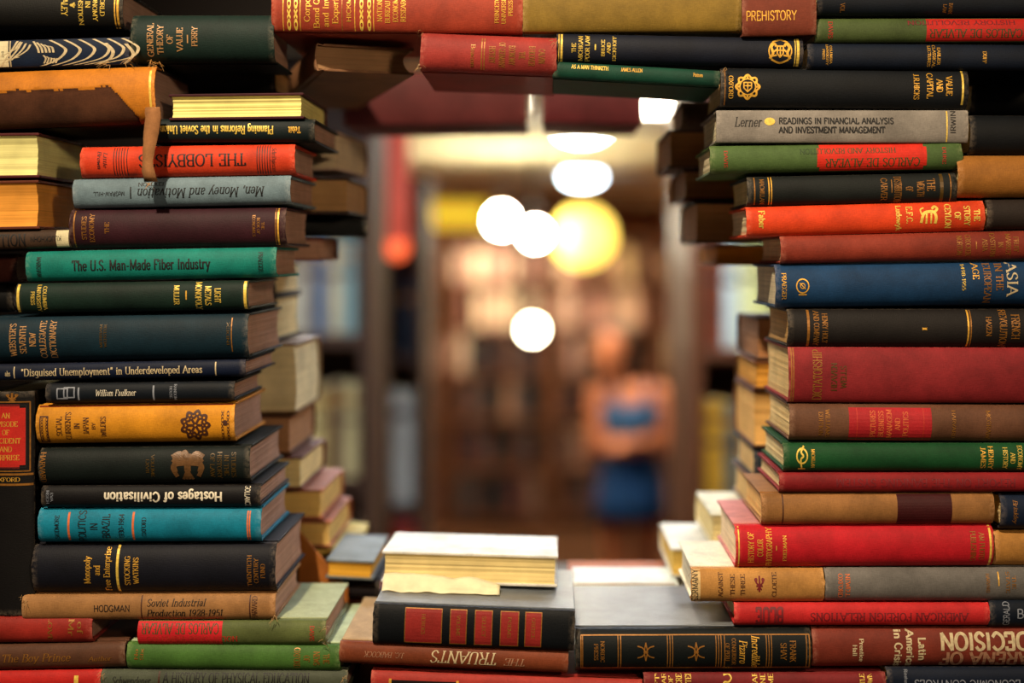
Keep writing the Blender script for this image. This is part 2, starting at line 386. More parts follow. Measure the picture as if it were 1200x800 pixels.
def emblem_lines(kind):
    L = []
    if kind == 'crest':
        L.append(([(math.cos(2 * PI * k / 64) * (0.9 + .1 * math.cos(8 * 2 * PI * k / 64)), math.sin(2 * PI * k / 64) * (0.9 + .1 * math.cos(8 * 2 * PI * k / 64))) for k in range(65)], .16))
        L.append((circ(.66), .1))
        L += [([(-.32, .35), (-.32, -.1), (0, -.42), (.32, -.1), (.32, .35), (-.32, .35)], .1), ([(0, .35), (0, -.4)], .09), ([(-.3, .08), (.3, .08)], .09)]
        for a in range(12):
            t = 2 * PI * a / 12
            L.append(([(.72 * math.cos(t), .72 * math.sin(t)), (.86 * math.cos(t), .86 * math.sin(t))], .16))
    elif kind == 'lions':
        L.append((circ(.95, 28), .1))
        for sx in (-1, 1):
            L.append((catmull([(sx * .85, -.6), (sx * .6, -.2), (sx * .75, .3), (sx * .5, .6), (sx * .35, .4)]), .2))
            L.append(([(sx * .6, -.1), (sx * .3, .1)], .14)); L.append(([(sx * .6, -.4), (sx * .3, -.35)], .14))
        L.append(([(-.25, .4), (-.25, -.2), (0, -.5), (.25, -.2), (.25, .4), (-.25, .4)], .12)); L.append(([(0, .4), (0, -.45)], .1)); L.append(([(-.25, .05), (.25, .05)], .1))
        L.append((catmull([(-.6, .75), (0, .95), (.6, .75)]), .14)); L.append((catmull([(-.7, -.7), (0, -.95), (.7, -.7)]), .14))
    elif kind == 'eagle':
        L.append(([(0, .65), (0, -.35)], .4)); L.append((catmull([(0, .6), (-.2, .85), (-.38, .7)]), .22))
        for sx in (-1, 1):
            for k in range(5):
                L.append((catmull([(sx * .12, .35 - k * .06), (sx * (.5 + .1 * k), .75 - k * .2), (sx * (.95 - .07 * k), .55 - k * .32)]), .26))
        for k in (-.3, -.1, .1, .3):
            L.append(([(0, -.3), (k, -.95)], .16))
    elif kind == 'fleur':
        L += [([(0, -.9), (0, .9)], .3), (catmull([(-.1, -.2), (-.55, .2), (-.75, .55), (-.45, .6), (-.5, .3)]), .22), (catmull([(.1, -.2), (.55, .2), (.75, .55), (.45, .6), (.5, .3)]), .22), ([(-.5, -.25), (.5, -.25)], .2), ([(-.35, -.7), (0, -.3), (.35, -.7)], .18)]
    elif kind == 'star':
        L += [([(-.2, 0), (0, .85), (.2, 0), (0, -.85), (-.2, 0)], .12), (catmull([(-.95, .55), (-.4, .4), (0, 0), (.4, -.4), (.95, -.55)]), .12), (catmull([(-.95, -.55), (-.4, -.4), (0, 0), (.4, .4), (.95, .55)]), .12)]
    elif kind == 'ring':
        L += [(circ(.8), .14), (circ(.3, 12), .1), ([(-.35, .35), (.35, -.35)], .1), ([(-.5, -1.0), (.5, -1.0)], .14)]
    elif kind == 'knot':
        L += [(circ(.62, 20, 0, .15), .16), (catmull([(.25, .95), (-.1, .5), (.15, .15), (-.15, -.15), (0, -.9)]), .18), ([(-.4, -.95), (.4, -.95)], .12)]
    elif kind == 'beast':
        L += [(catmull([(-.9, -.7), (-.6, .2), (0, .4), (.5, .3), (.7, -.2), (.6, -.8)]), .3), (catmull([(.5, .3), (.85, .65), (.6, .9), (.3, .7)]), .26), ([(-.3, .3), (-.35, -.8)], .2), ([(.2, .3), (.15, -.8)], .18), (catmull([(-.8, .1), (-.95, .6), (-.6, .8)]), .15)]
    elif kind == 'dot':
        L += [(circ(.45, 14), .9)]
    elif kind == 'rosette':
        for r in (.95, .62):
            L.append(([(math.cos(2 * PI * k / 72) * r * (0.88 + .12 * math.cos(9 * 2 * PI * k / 72)), math.sin(2 * PI * k / 72) * r * (0.88 + .12 * math.cos(9 * 2 * PI * k / 72))) for k in range(73)], .13))
        for a in range(9):
            t = 2 * PI * a / 9
            L.append((circ(.13, 8, .74 * math.cos(t), .74 * math.sin(t)), .1))
        for a in range(6):
            t = 2 * PI * a / 6
            L.append(([(0.1 * math.cos(t), .1 * math.sin(t)), (.45 * math.cos(t), .45 * math.sin(t))], .16))
    elif kind == 'peacock':
        for k in range(6):
            x = -.15 + k * .2
            L.append((catmull([(x - .25 - .05 * k, -1), (x - .02, -.55), (x + .1, .1), (x + .02, .55), (x - .12, .95)]), .045))
        for k in range(4):
            L.append((catmull([(-.95 + k * .07, -.9 + .2 * k), (-.8 + k * .07, .2), (-.72 + k * .06, .95 - .1 * k)]), .03))
        for k in range(5):
            L.append((catmull([(-.5 + k * .05, .9 - k * .1), (-.44 + k * .05, .4), (-.42 + k * .05, .0)]), .03))
            L.append((catmull([(-.36 + k * .04, -.2 - k * .1), (-.33 + k * .04, -.45), (-.36 + k * .04, -.8)]), .025))
        L += [([(-.95, -.2), (-.75, .3), (-.68, .9)], .03), ([(-.98, -.5), (-.7, -.3)], .03), (catmull([(.35, -1), (.55, -.6), (.6, 0), (.5, .6)]), .05), (catmull([(.75, -1), (.88, -.3), (.78, .5)]), .05)]
    elif kind == 'swash':
        L += [(catmull([(-.6, .9), (.1, 1), (.5, .55), (.1, .1), (-.5, .1), (-.7, -.4), (-.2, -.9), (.4, -.8)]), .2)]
    return L

# ------------------------------------------------------------------ the book
def book(label, L, D, T, loc, rot, col, x2l=None, marks=(), pg='#e8cf95', bulge=0.32, bcol=None, group=None, rough=0.62,
         name='book', brough=None, torn=None, var=0.35, wear=1.0, inset=0.0035, hollow=0.25):
    root = empty(name, loc, rot)
    tag(root, label, 'book', group)
    b = min(bulge * T, 0.015)
    tb = min(0.0026, T * 0.14)
    seed = random.random() * 100
    jt = 0.006 + b                               # where the boards begin
    # ---- spine shell
    nx, na = (130, 44) if torn else (18, 12)
    prof = []                                    # (y, z) outer profile, from lower joint over the back to upper joint
    prof.append((jt + .003, 0.0008)); prof.append((jt - 0.002, 0.0013))
    for j in range(na + 1):
        a = -1 + 2 * j / na
        ca = math.sin(a * PI / 2) if bulge > .1 else a
        prof.append((b * (1 - math.sqrt(max(0, 1 - (ca * .985) ** 2))) if bulge > .1 else b * abs(a) ** 3, T / 2 + ca * T / 2))
    prof.append((jt - 0.002, T - 0.0013)); prof.append((jt + .003, T - 0.0008))
    m = len(prof)
    def back_y(z):
        a = max(-1, min(1, (z - T / 2) / (T / 2)))
        return b * (1 - math.sqrt(max(0, 1 - (a * .985) ** 2))) if bulge > .1 else b * abs(math.asin(a) * 2 / PI) ** 3
    verts, faces, sm, mi, wr_ = [], [], [], [], []
    th = 0.0011
    ts = [-1 + 2 * i / nx for i in range(nx + 1)]
    e1, e2 = 0.0022 / L * 2, 0.006 / L * 2
    ts = sorted([t for t in ts if abs(t) == 1 or abs(t) < 1 - e2 * 1.2] + [-1 + e1, -1 + e2, 1 - e1, 1 - e2])
    nx = len(ts) - 1
    for layer in (0, 1):
        for i in range(nx + 1):
            t = ts[i]
            x = t * L / 2
            for j, (y, z) in enumerate(prof):
                nzv = noise.noise(Vector((x * 30 + seed, z * 40, layer)))
                yy = y + 0.0005 * wear * nzv
                zz = z
                if abs(t) > .99:
                    x2 = x + math.copysign(0.0012 * wear * noise.noise(Vector((z * 260, seed, 3))) + 0.0002, t)
                    yy += 0.0009
                else:
                    x2 = x
                if torn:
                    if torn(x2, 1 - z / T):
                        yy += 0.0012
                if layer == 1:
                    yy = yy + th
                    zz = T / 2 + (z - T / 2) * (1 - 2 * th / T)
                verts.append((x2, yy, zz))
                dx_ = (1 - abs(t)) * L / 2
                wr_.append(max(1.0 if dx_ < .001 else .65 if dx_ < .003 else 0, .55 if j in (2, m - 3) else 0))
    n1 = (nx + 1) * m
    for i in range(nx):
        for j in range(m - 1):
            a = i * m + j
            faces.append((a, a + m, a + m + 1, a + 1)); sm.append(True)
            xm = (ts[i] + ts[i + 1]) * L / 4
            mi.append(1 if torn and torn(xm, 1 - (prof[j][1] + prof[j + 1][1]) / 2 / T) else 0)
            faces.append((n1 + a, n1 + a + 1, n1 + a + m + 1, n1 + a + m)); sm.append(True); mi.append(0)
    for i in (0, nx):
        base = len(verts)
        for j in range(m):
            verts.append(verts[i * m + j]); verts.append(verts[n1 + i * m + j])
        for j in range(m - 1):
            a = base + 2 * j
            f = (a, a + 2, a + 3, a + 1)
            faces.append(f if i == 0 else f[::-1]); sm.append(False); mi.append(0)
    cm = cloth(col, rough, var)
    sp = mesh_obj('spine', verts, faces, [cm, cloth('#52301e', .95, .5)] if torn else cm, root, sm)
    wr_ += [.6] * (len(sp.data.vertices) - len(wr_))
    sp.data.attributes.new('wear', 'FLOAT', 'POINT').data.foreach_set('value', wr_)
    if torn:
        for pl, k in zip(sp.data.polygons, mi):
            pl.material_index = k
    # ---- boards
    bm_ = cloth(bcol or col, brough or rough, var)
    for nm, z0, z1 in (('back_board', 0.0, tb), ('front_board', T - tb, T)):
        o = box_obj(nm, -L / 2, L / 2, jt, D, z0, z1, bm_, root, min(0.0007, tb * .3))
    # ---- page block with leaf-by-leaf unevenness
    rows = 14
    xo = 0.003
    pv, pf, ps = [], [], []
    conc = min(hollow * T, 0.009) if bulge > .1 else 0.0006
    for r in range(rows + 1):
        a = -1 + 2 * r / rows
        z = tb + (T - 2 * tb) * r / rows
        yb = back_y(z) + th + 0.0012
        yf = D - inset - conc * (1 - a * a) + 0.0005 * random.uniform(-1, 1)
        je = 0.0003 * random.uniform(-1, 1)
        x0, x1 = -L / 2 + xo + je, L / 2 - xo + je
        pv += [(x0, yb, z), (x1, yb, z), (x1, yf, z), (x0, yf, z)]
    for r in range(rows):
        a, c = 4 * r, 4 * (r + 1)
        for k in range(4):
            k2 = (k + 1) % 4
            pf.append((a + k, a + k2, c + k2, c + k))
    pf.append((0, 3, 2, 1)); e = 4 * rows; pf.append((e, e + 1, e + 2, e + 3))
    mesh_obj('page_block', pv, pf, pages(pg), root)
    # ---- printing on the spine
    if x2l is None:
        x2l = lambda p: p
    def surf(x, z, off):
        z = max(0.0008, min(T - 0.0008, z))
        return (x, back_y(z) + 0.0005 * wear * noise.noise(Vector((x * 30 + seed, z * 40, 0))) - off, z)
    def ribbon_mesh(nm, quads, off, mat, lab=None):
        vs, fs = [], []
        for q in quads:
            # subdivide long quads so that they hug the round back
            zs = [p[1] for p in q]
            ln = max(max(zs) - min(zs), 0.3 * (max(p[0] for p in q) - min(p[0] for p in q)))
            d01 = abs(q[0][1] - q[1][1]); d03 = abs(q[0][1] - q[3][1])
            n01 = max(1, min(12, int(max(d01, .25 * abs(q[0][0] - q[1][0])) / (T * .09)))); n03 = max(1, min(12, int(max(d03, .25 * abs(q[0][0] - q[3][0])) / (T * .09))))
            base = len(vs)
            for i in range(n01 + 1):
                for j in range(n03 + 1):
                    u, v = i / n01, j / n03
                    px = (q[0][0] * (1 - u) + q[1][0] * u) * (1 - v) + (q[3][0] * (1 - u) + q[2][0] * u) * v
                    pz = (q[0][1] * (1 - u) + q[1][1] * u) * (1 - v) + (q[3][1] * (1 - u) + q[2][1] * u) * v
                    vs.append(surf(px, pz, off))
            for i in range(n01):
                for j in range(n03):
                    a = base + i * (n03 + 1) + j
                    fs.append((a, a + 1, a + n03 + 2, a + n03 + 1))
        if fs:
            o = mesh_obj(nm, vs, fs, mat, sp)
            if lab:
                o['label'] = lab
            return o
    def zv(v):
        return T * (1 - v)
    def put_text(mode, s, xa, xb, va, vb, style):
        qs, wd = text_quads(s, style)
        X0, X1 = sorted((x2l(xa), x2l(xb)))
        Z1, Z0 = zv(va), zv(vb)
        out = []
        for q in qs:
            r = []
            for (u, h) in q:
                u = u / wd
                if mode == 'h':
                    r.append((X0 + u * (X1 - X0), Z0 + h * (Z1 - Z0)))
                elif mode == 'flip':
                    r.append((X1 - u * (X1 - X0), Z1 - h * (Z1 - Z0)))
                elif mode == 'cw':
                    r.append((X0 + h * (X1 - X0), Z1 - u * (Z1 - Z0)))
                else:
                    r.append((X1 - h * (X1 - X0), Z0 + u * (Z1 - Z0)))
            out.append(tuple(r))
        return out
    for mk in marks:
        k = mk[0]
        if k == 't':
            _, mode, s, xa, xb, va, vb, c = mk[:8]
            st = mk[8] if len(mk) > 8 else 's'
            ribbon_mesh('lettering', put_text(mode, s, xa, xb, va, vb, st), 0.00032, inkm(c))
        elif k == 'm':      # a block of lines across the back; the longest line fills va..vb
            _, mode, lines, xa, xb, va, vb, c = mk[:8]
            st = mk[8] if len(mk) > 8 else 's'
            wds = [text_quads(s, st)[1] for s in lines]
            mxw = max(wds)
            n = len(lines)
            pit = (xb - xa) / n
            qs = []
            for i, s in enumerate(lines):
                f = wds[i] / mxw
                mid = (va + vb) / 2; hv = (vb - va) / 2 * f
                idx = (n - 1 - i) if mode == 'cw' else i
                a0 = xa + pit * (idx + .2); a1 = xa + pit * (idx + .8)
                qs += put_text(mode, s, a0, a1, mid - hv, mid + hv, st)
            ribbon_mesh('lettering', qs, 0.00032, inkm(c))
        elif k == 'p':      # flat coloured field or bar
            _, xa, xb, va, vb, c = mk[:6]
            nm = mk[6] if len(mk) > 6 else ('band' if abs(xb - xa) < 8 else 'label_panel')
            mt = cloth(c, .55, .25) if c.startswith('#') else inkm(c)
            X0, X1 = sorted((x2l(xa), x2l(xb)))
            ribbon_mesh(nm, [((X0, zv(vb)), (X1, zv(vb)), (X1, zv(va)), (X0, zv(va)))], 0.00018 if c.startswith('#') else 0.00026, mt)
        elif k == 'r':      # ruled frame
            _, xa, xb, va, vb, c, wpx = mk[:7]
            X0, X1 = sorted((x2l(xa), x2l(xb))); Z1, Z0 = zv(va), zv(vb)
            ww = wpx * 0.0008
            qs = []
            stroke_quads([(X0, Z0), (X1, Z0), (X1, Z1), (X0, Z1), (X0, Z0)], ww, ww, qs)
            ribbon_mesh('ruled_frame', qs, 0.0003, inkm(c))
        elif k == 'e':      # emblem
            _, kind, cx, rx, vc, rv, c = mk[:7]
            X = x2l(cx); RX = rx * 0.0008; Z = zv(vc); RZ = rv * T
            qs = []
            rotm = mk[7] if len(mk) > 7 else 'h'
            for pts, wd in emblem_lines(kind):
                q2 = []
                stroke_quads(pts, wd, wd, q2)
                for q in q2:
                    if rotm == 'cw':
                        qs.append(tuple((X + py * RX, Z - px * RZ) for px, py in q))
                    elif rotm == 'ccw':
                        qs.append(tuple((X - py * RX, Z + px * RZ) for px, py in q))
                    else:
                        qs.append(tuple((X + px * RX, Z + py * RZ) for px, py in q))
            ribbon_mesh('emblem', qs, 0.0003, inkm(c))
    return root

def P(px, py, Y):
    return Vector(((px - HX) / F * Y, Y, CZ + (HY - py) / F * Y))

def flat(label, x0, x1, tl, bl, tr, br, col, marks=(), Y=WY, D=None, face='spine', yaw=0.0, **kw):
    """a book lying flat whose visible long side spans the given photo pixels at distance Y"""
    S = Y / F
    L = (x1 - x0) * S
    T = ((bl - tl) + (br - tr)) / 2 * S - 0.0003
    roll = math.atan2((br - bl), (x1 - x0))
    if D is None:
        D = max(0.10, min(0.175, L * 0.66))
    if 800 < x0 < 940 and Y < 1.25 and face == 'spine':
        D *= 0.85
    if x1 < 410 and Y < 1.25 and face == 'spine':
        D *= 0.92
        kw.setdefault('pg', '#b8907a')
    mid = P((x0 + x1) / 2, (bl + br) / 2, Y)
    xm = (x0 + x1) / 2
    if face == 'spine':
        return book(label, L, D, T, mid, (0, roll, math.radians(yaw)), col, lambda p: (p - xm) * S, marks, **kw)
    # fore edge towards the viewer
    loc = mid + Vector((0, D, 0))
    kw.setdefault('inset', .0014); kw.setdefault('hollow', .1)
    return book(label, L, D, T, loc, (0, -roll, PI + math.radians(yaw)), col, lambda p: (p - xm) * S, marks, **kw)

# ================================================================== the setting
def structure(o):
    o['kind'] = 'structure'
    return o

wood_dark = plain('dark_stained_wood', '#1d120c', .55, 3, .4, .3, (1, 1, 14))
wood = plain('brown_case_wood', '#5a3218', .5, 3, .35, .35, (14, 14, 1))
plaster = plain('cream_plaster', '#efe2b8', .9, 2, .1)
carpet = plain('brown_carpet', '#3a2418', .95, 60, .4, .1)
panelw = plain('warm_brown_wall', '#7a4a2c', .8, 2, .3)

YB = 16.0
CEIL = CZ + 0.70
o = structure(box_obj('floor', -4, 4, -3.0, YB, -0.05, 0, carpet))
o['label'] = 'dark brown carpet floor'
o = structure(box_obj('ceiling', -4, 4, 1.74, YB, CEIL, CEIL + .05, plaster)); o['label'] = 'cream plaster ceiling of the room beyond'
structure(box_obj('wall_left', -4.05, -4, 1.74, YB, 0, CEIL, panelw))
structure(box_obj('wall_right', 4, 4.05, 1.74, YB, 0, CEIL, panelw))
structure(box_obj('wall_back', -4, 4, YB, YB + .05, 0, CEIL, panelw))
# unseen near-black panel with an opening, added to block room light between the books
bm = bmesh.new()
h0, h1 = P(283, 0, 1.72).x, P(945, 0, 1.72).x
hz1, hz0 = P(0, 66, 1.72).z, P(0, 760, 1.72).z
bm_box(bm, -4, h0, 1.72, 1.74, 0, CEIL); bm_box(bm, h1, 4, 1.72, 1.74, 0, CEIL)
bm_box(bm, h0, h1, 1.72, 1.74, hz1, CEIL); bm_box(bm, h0, h1, 1.72, 1.74, 0, hz0)
structure(bm_obj('light_block_panel', bm, wood_dark))
# plank the stacks stand on
zp = P(0, 816, WY).z
structure(box_obj('trim_1', -0.75, 0.75, WY + .002, 1.72, zp - .03, zp, wood_dark))
# ceiling beam far down the room
structure(box_obj('trim_2', -4, 4, 13.0, 13.3, CEIL - .16, CEIL, plain('beam_brown', '#8a6a48', .8, 3, .2)))

# ================================================================== the front of the book wall
GB = 'books stacked flat in the front of the book wall'
fb = lambda *a, **k: flat(*a, group=GB, **k)

def fray(root, px, py, n=7, ln=.010, hexc='#b08a58', S=WY / F):
    """loose cloth threads at a worn corner of a spine"""
    inv = root.matrix_basis.inverted()
    c = inv @ P(px, py, WY - .003)
    vs, fs = [], []
    for k in range(n):
        d = Vector((random.uniform(-1, 1), random.uniform(-.9, .1), random.uniform(-1, .7))).normalized()
        p, r = Vector(c) + Vector((random.uniform(-1, 1), 0, random.uniform(-1, 1))) * .003, .00035
        l = ln * random.uniform(.4, 1)
        ax = d.orthogonal().normalized(); ay = d.cross(ax)
        b = len(vs)
        for i in range(4):
            q = p + d * l * i / 3 + Vector((0, 0, -1)) * (i / 3) ** 2 * l * .5
            for a in (0, 2.09, 4.19):
                vs.append(q + (ax * math.cos(a) + ay * math.sin(a)) * r * (1 - i * .22))
        for i in range(3):
            for a in range(3):
                a2 = (a + 1) % 3
                fs.append((b + 3 * i + a, b + 3 * i + a2, b + 3 * i + 3 + a2, b + 3 * i + 3 + a))
    o = mesh_obj('frayed_edge', [tuple(v) for v in vs], fs, ink(hexc), root)
    o['label'] = 'loose pale threads at a worn corner'

# ---- left, top
fb('black book with gold lettering cut by the top left corner', -110, 143, -14, 33, -14, 33, '#17130f',
   [('m', 'cw', ['WORLD', 'ECONOMY', 'IN', 'TRANSITION'], 90, 124, -.1, .9, 'y'), ('t', 'cw', 'STALEY', 72, 79, .05, .68, 'y'), ('e', 'fleur', 85, 3.5, .42, .08, 'y', 'cw'),
    ('p', 133.5, 135, .02, .98, 'g'), ('p', 136.5, 139, .02, .98, 'g')])
fb('navy book with cream feather pattern on its spine, above the torn orange book', -62, 151, 46, 81, 45, 75, '#16263f',
   [('p', -30, 10, .03, .97, '#e8dcb2'), ('p', 11.5, 13, .02, .98, 'c'), ('t', 'h', 'THE', 2, 5, .42, .62, 'k', 'i'), ('e', 'peacock', 82, 85, .5, .48, 'c')], bulge=.12)
fb('dark green book with orange-gold title at its left end, top left', 153, 320, 16, 72, 14, 72, '#1f3329',
   [('m', 'ccw', ['GENERAL', 'THEORY', 'OF', 'VALUE'], 170, 216, .2, .88, 't'), ('p', 219, 220.3, .45, .62, 't'), ('t', 'ccw', 'PERRY', 224.5, 231, .28, .68, 't')], D=.10)
tornf = lambda x, v: v > 0.37 + 0.06 * noise.noise(Vector((x * 60, 2.3, 0.4))) + 0.02 * noise.noise(Vector((x * 300, 5.3, 0.4))) + max(0, (x - 0.052) * 22) and x < 0.075
ob = fb('torn orange leather book with its dark brown underlayer exposed and a hanging strip', -50, 182, 87, 152, 72, 143, '#c87a1e', Y=WY - .012, torn=tornf, bulge=.3, bcol='#2a1710',
   marks=[('p', 176, 178.5, .0, .98, 'y')], D=.15)
# its hanging strip of torn spine leather
vs, fs = [], []
S_ = (WY - .012) / F
xm_ = (-50 + 182) / 2
rows_ = 14
for i in range(rows_ + 1):
    t = i / rows_
    zpx = 130 + t * 88
    cx = (180.5 - 3.5 * t + 1.2 * math.sin(t * 7)) - xm_
    hw = (7.6 + 1.0 * math.sin(t * 5 + 1)) * (1.1 if i > 11 else 1)
    zz = (147.5 - zpx) * S_
    yy = -0.002 - 0.012 * math.sin(t * PI * .55) + (0.004 if i == rows_ else 0)
    for s, e in ((-1, 0), (1, 0), (1, .0012), (-1, .0012)):
        vs.append(((cx + s * hw + 1.8 * noise.noise(Vector((t * 14, s * 3.3, 1)))) * S_, yy + e + .001 * s * math.sin(t * 6), zz))
for i in range(rows_):
    for k in range(4):
        k2 = (k + 1) % 4
        fs.append((4 * i + k, 4 * i + k2, 4 * i + 4 + k2, 4 * i + 4 + k))
fs.append((3, 2, 1, 0)); fs.append(tuple(4 * rows_ + k for k in range(4)))
o = mesh_obj('torn_strip', vs, fs, cloth('#94653e', .9, .5), ob, True)
o['label'] = 'frayed brown strip hanging from the torn spine'
for q in ((125, 73), (150, 72), (178, 72), (186, 75), (176, 140), (184, 143), (178, 214)):
    fray(ob, q[0], q[1], 7, .008, '#b8843c')

fb('book showing bright yellow page edges between dark red boards', 198, 356, 110, 141, 108, 139, '#5a1a20', face='fore', D=.13, pg='#ffec94', bulge=.12)
fb('black book with upside-down gold title, under the yellow page edges', 172, 368, 140, 166, 137, 166, '#12201f',
   [('t', 'flip', 'Planning Reforms in the Soviet Union', 188, 320, .32, .66, 'y', 'z'), ('t', 'flip', 'Tebit', 338, 352, .36, .62, 'g', 'z')], D=.155)
ln = [('p', x, x + .9, .04, .96, 'k') for x in (133, 136, 139, 142, 145, 148.5, 301, 304, 307, 310, 313, 316)]
fb('orange-red book with upside-down black capitals, behind the hanging leather strip', 94, 345, 173, 208, 166, 204, '#d8401f',
   ln + [('t', 'flip', 'THE LOBBYISTS', 163, 288, .3, .68, 'k'), ('m', 'cw', ['Little', 'Brown'], 113, 127, .15, .72, 'k', 'i'), ('t', 'cw', 'Schriftgiesser', 319, 324, .12, .9, 'd', 'i')], D=.13)
fb('grey-blue book with upside-down black italic title in the left stack', 85, 340, 209, 244, 205, 239, '#6f8590',
   [('t', 'flip', 'Men, Money and Motivation', 162, 310, .38, .7, 'k', 'i'), ('p', 152.5, 154, .3, .7, 'k'), ('t', 'flip', 'McGRAW-HILL', 110, 146, .46, .6, 'k', 'n'), ('t', 'flip', 'EDITION', 162, 192, .16, .28, 'k')], D=.15)
fb('dark maroon book with dull gold bands, under the grey-blue book', 81, 334, 247, 291, 240, 288, '#4a1a22',
   [('p', 86, 87.5, .03, .97, 'f'), ('m', 'ccw', ['STUDIES', 'ECONOMY'], 94, 112, .12, .84, 'f'), ('t', 'ccw', 'THE', 123, 128, .34, .62, 'f'), ('p', 322.5, 323.5, .03, .97, 'f'), ('p', 325, 327, .03, .97, 'g'), ('m', 'cw', ['THE', 'BOOK OF', 'ECONOMICS'], 295, 311, .2, .75, 'f')], D=.14)
fb('teal cloth book with black title running along its whole spine', 30, 323, 293, 330, 290, 325, '#0f7a6e',
   [('t', 'h', 'The U.S. Man-Made Fiber Industry', 85, 246, .34, .66, 'k', 'z'), ('t', 'cw', 'PRAEGER', 303, 308, .16, .8, 'k'), ('t', 'cw', 'MARKHAM', 43, 48, .2, .85, 'k')], D=.125)
fb('dark green book with gold bands at both ends, under the teal book', 18, 290, 332, 367, 328, 363, '#1c3226',
   [('p', 19.5, 22.5, .02, .98, 'y'), ('p', 285.5, 289, .02, .98, 'y'), ('m', 'cw', ['COLUMBIA', 'UNIVERSITY', 'PRESS'], 35, 56, .05, .95, 'y'), ('m', 'cw', ['LIGHT', 'METALS', 'MONOPOLY'], 227, 261, .04, .96, 'y'), ('p', 217.5, 219, .32, .62, 'g'), ('t', 'cw', 'MULLER', 204, 210, .14, .78, 'y')], D=.15)
fb('thick dark blue-green dictionary with coppery title lines at its left end', -22, 290, 372, 425, 366, 420, '#16323c',
   [('m', 'ccw', ["WEBSTER'S", 'SEVENTH', 'NEW', 'COLLEGIATE', 'DICTIONARY'], 9, 68, .1, .92, 't'), ('m', 'ccw', ['MERRIAM', 'WEBSTER'], 116, 126, .2, .7, 'G'), ('p', 271, 272.2, .1, .85, 'f'), ('t', 'ccw', 'INDEX', 266, 269, .2, .7, 'G')], D=.175)
fb('thin navy book with cream title, under the thick dictionary', -16, 287, 427, 447, 421, 441, '#121d36',
   [('t', 'h', '"Disguised Unemployment" in Underdeveloped Areas', 25, 237, .3, .72, 'c', 's'), ('p', 16, 17.2, .15, .85, 'c'), ('t', 'h', 'abs', 6, 12, .4, .7, 'c'), ('p', 252, 253.5, .1, .9, 'c')], D=.15)
fb('small black book with white author line, above the yellow book', 53, 274, 449, 473, 447, 470, '#141a22',
   [('t', 'h', 'William Faulkner', 112, 159, .34, .64, 'w', 'i'), ('r', 67, 79, .25, .75, 's', 1.5), ('r', 75, 87, .2, .7, 's', 1.5), ('p', 91, 93, .2, .85, 's'), ('p', 179, 181, .15, .9, 's'), ('m', 'cw', ['RANDOM', 'HOUSE'], 198, 208, .1, .9, 's')], D=.13)
fb('golden yellow book with dark emblem and worn red top edge', 42, 274, 476, 521, 471, 518, '#d8901f',
   [('p', 44, 272, .0, .055, '#7a2614', 'worn_edge'), ('m', 'ccw', ['SOCIAL', 'CURRENTS', 'IN', 'JAPAN'], 64, 106, .18, .88, 'd'), ('t', 'ccw', 'BY', 108, 112, .45, .62, 'd'), ('t', 'ccw', 'WILDES', 118, 124, .3, .8, 'd'), ('e', 'rosette', 229, 18, .55, .4, 'd'), ('r', 47, 56, .28, .95, 'd', 1.2), ('m', 'ccw', ['xoxox', 'oxoxo'], 46, 57, .3, .92, 'd'), ('m', 'ccw', ['xoxox', 'oxoxo'], 257, 270, .2, .95, 'd'), ('e', 'dot', 264, 3, .5, .08, 'd')], D=.15)
fb('black-green book with a faint brown eagle, under the yellow book', 45, 292, 527, 569, 522, 566, '#1a211c',
   [('e', 'eagle', 220, 19, .48, .42, 'E'), ('m', 'cw', ['STUDIES', 'IN THE', 'HISTORY', 'OF LAW'], 245, 278, .14, .86, 'G'), ('t', 'cw', 'HARVARD', 47, 53, .1, .92, 'f'), ('m', 'cw', ['VOLUME', 'LXVII'], 170, 182, .2, .8, 'G')], D=.17)
fb('black book with bold white upside-down title in the left stack', 48, 304, 570, 595, 568, 594, '#1b1516',
   [('t', 'flip', 'Hostages of Civilisation', 122, 260, .3, .72, 'w', 'b'), ('t', 'cw', 'GOLLANCZ', 287, 293, .02, .98, 'w', 'n'), ('m', 'cw', ['EVA', 'REICH'], 53, 63, .2, .8, 's')], D=.155)
fb('bright turquoise book with black titles and orange bars', 44, 305, 598, 637, 594, 636, '#0f7f9c',
   [('t', 'ccw', 'SKIDMORE', 64, 69, .18, .86, 'k', 'n'), ('p', 79, 81.5, .1, .92, 'o'), ('m', 'ccw', ['POLITICS', 'IN', 'BRAZIL'], 89, 131, .06, .95, 'k', 'n'), ('t', 'ccw', '1930-1964', 139, 145, .15, .85, 'k', 'n'), ('p', 154.5, 157, .1, .92, 'o'), ('t', 'ccw', 'OXFORD', 166, 171, .25, .8, 'k'), ('p', 289, 290.8, .08, .94, 'o'), ('p', 291.6, 293.2, .08, .94, 'o')], D=.15)
fb('thick navy-black book with gold bar and title, under the turquoise book', 37, 322, 640, 697, 638, 695, '#1a1822',
   [('m', 'ccw', ['Monopoly', 'and', 'Free Enterprise'], 96, 131, .05, .95, 'g'), ('p', 136, 139, .0, 1, 'y'), ('m', 'ccw', ['STOCKING', 'WATKINS'], 144, 164, .22, .82, 'g'), ('m', 'ccw', ['TWENTIETH', 'CENTURY', 'FUND'], 288, 312, .22, .86, 'f')], D=.165, bulge=.3)
_b = fb('tan cloth book with black author and italic title between thin rules', 25, 322, 698, 728, 696, 727, '#a87848',
   [('t', 'h', 'HODGMAN', 110, 152, .38, .62, 'k', 'n'), ('p', 165, 166.4, 0, 1, 'd'), ('t', 'h', 'Soviet Industrial', 172, 240, .16, .42, 'k', 'i'), ('t', 'h', 'Production 1928-1951', 172, 260, .56, .82, 'k', 'i'), ('p', 292, 293.4, 0, 1, 'd'), ('t', 'ccw', 'HARVARD', 295, 301, .08, .95, 'd')], D=.14, bulge=.3)
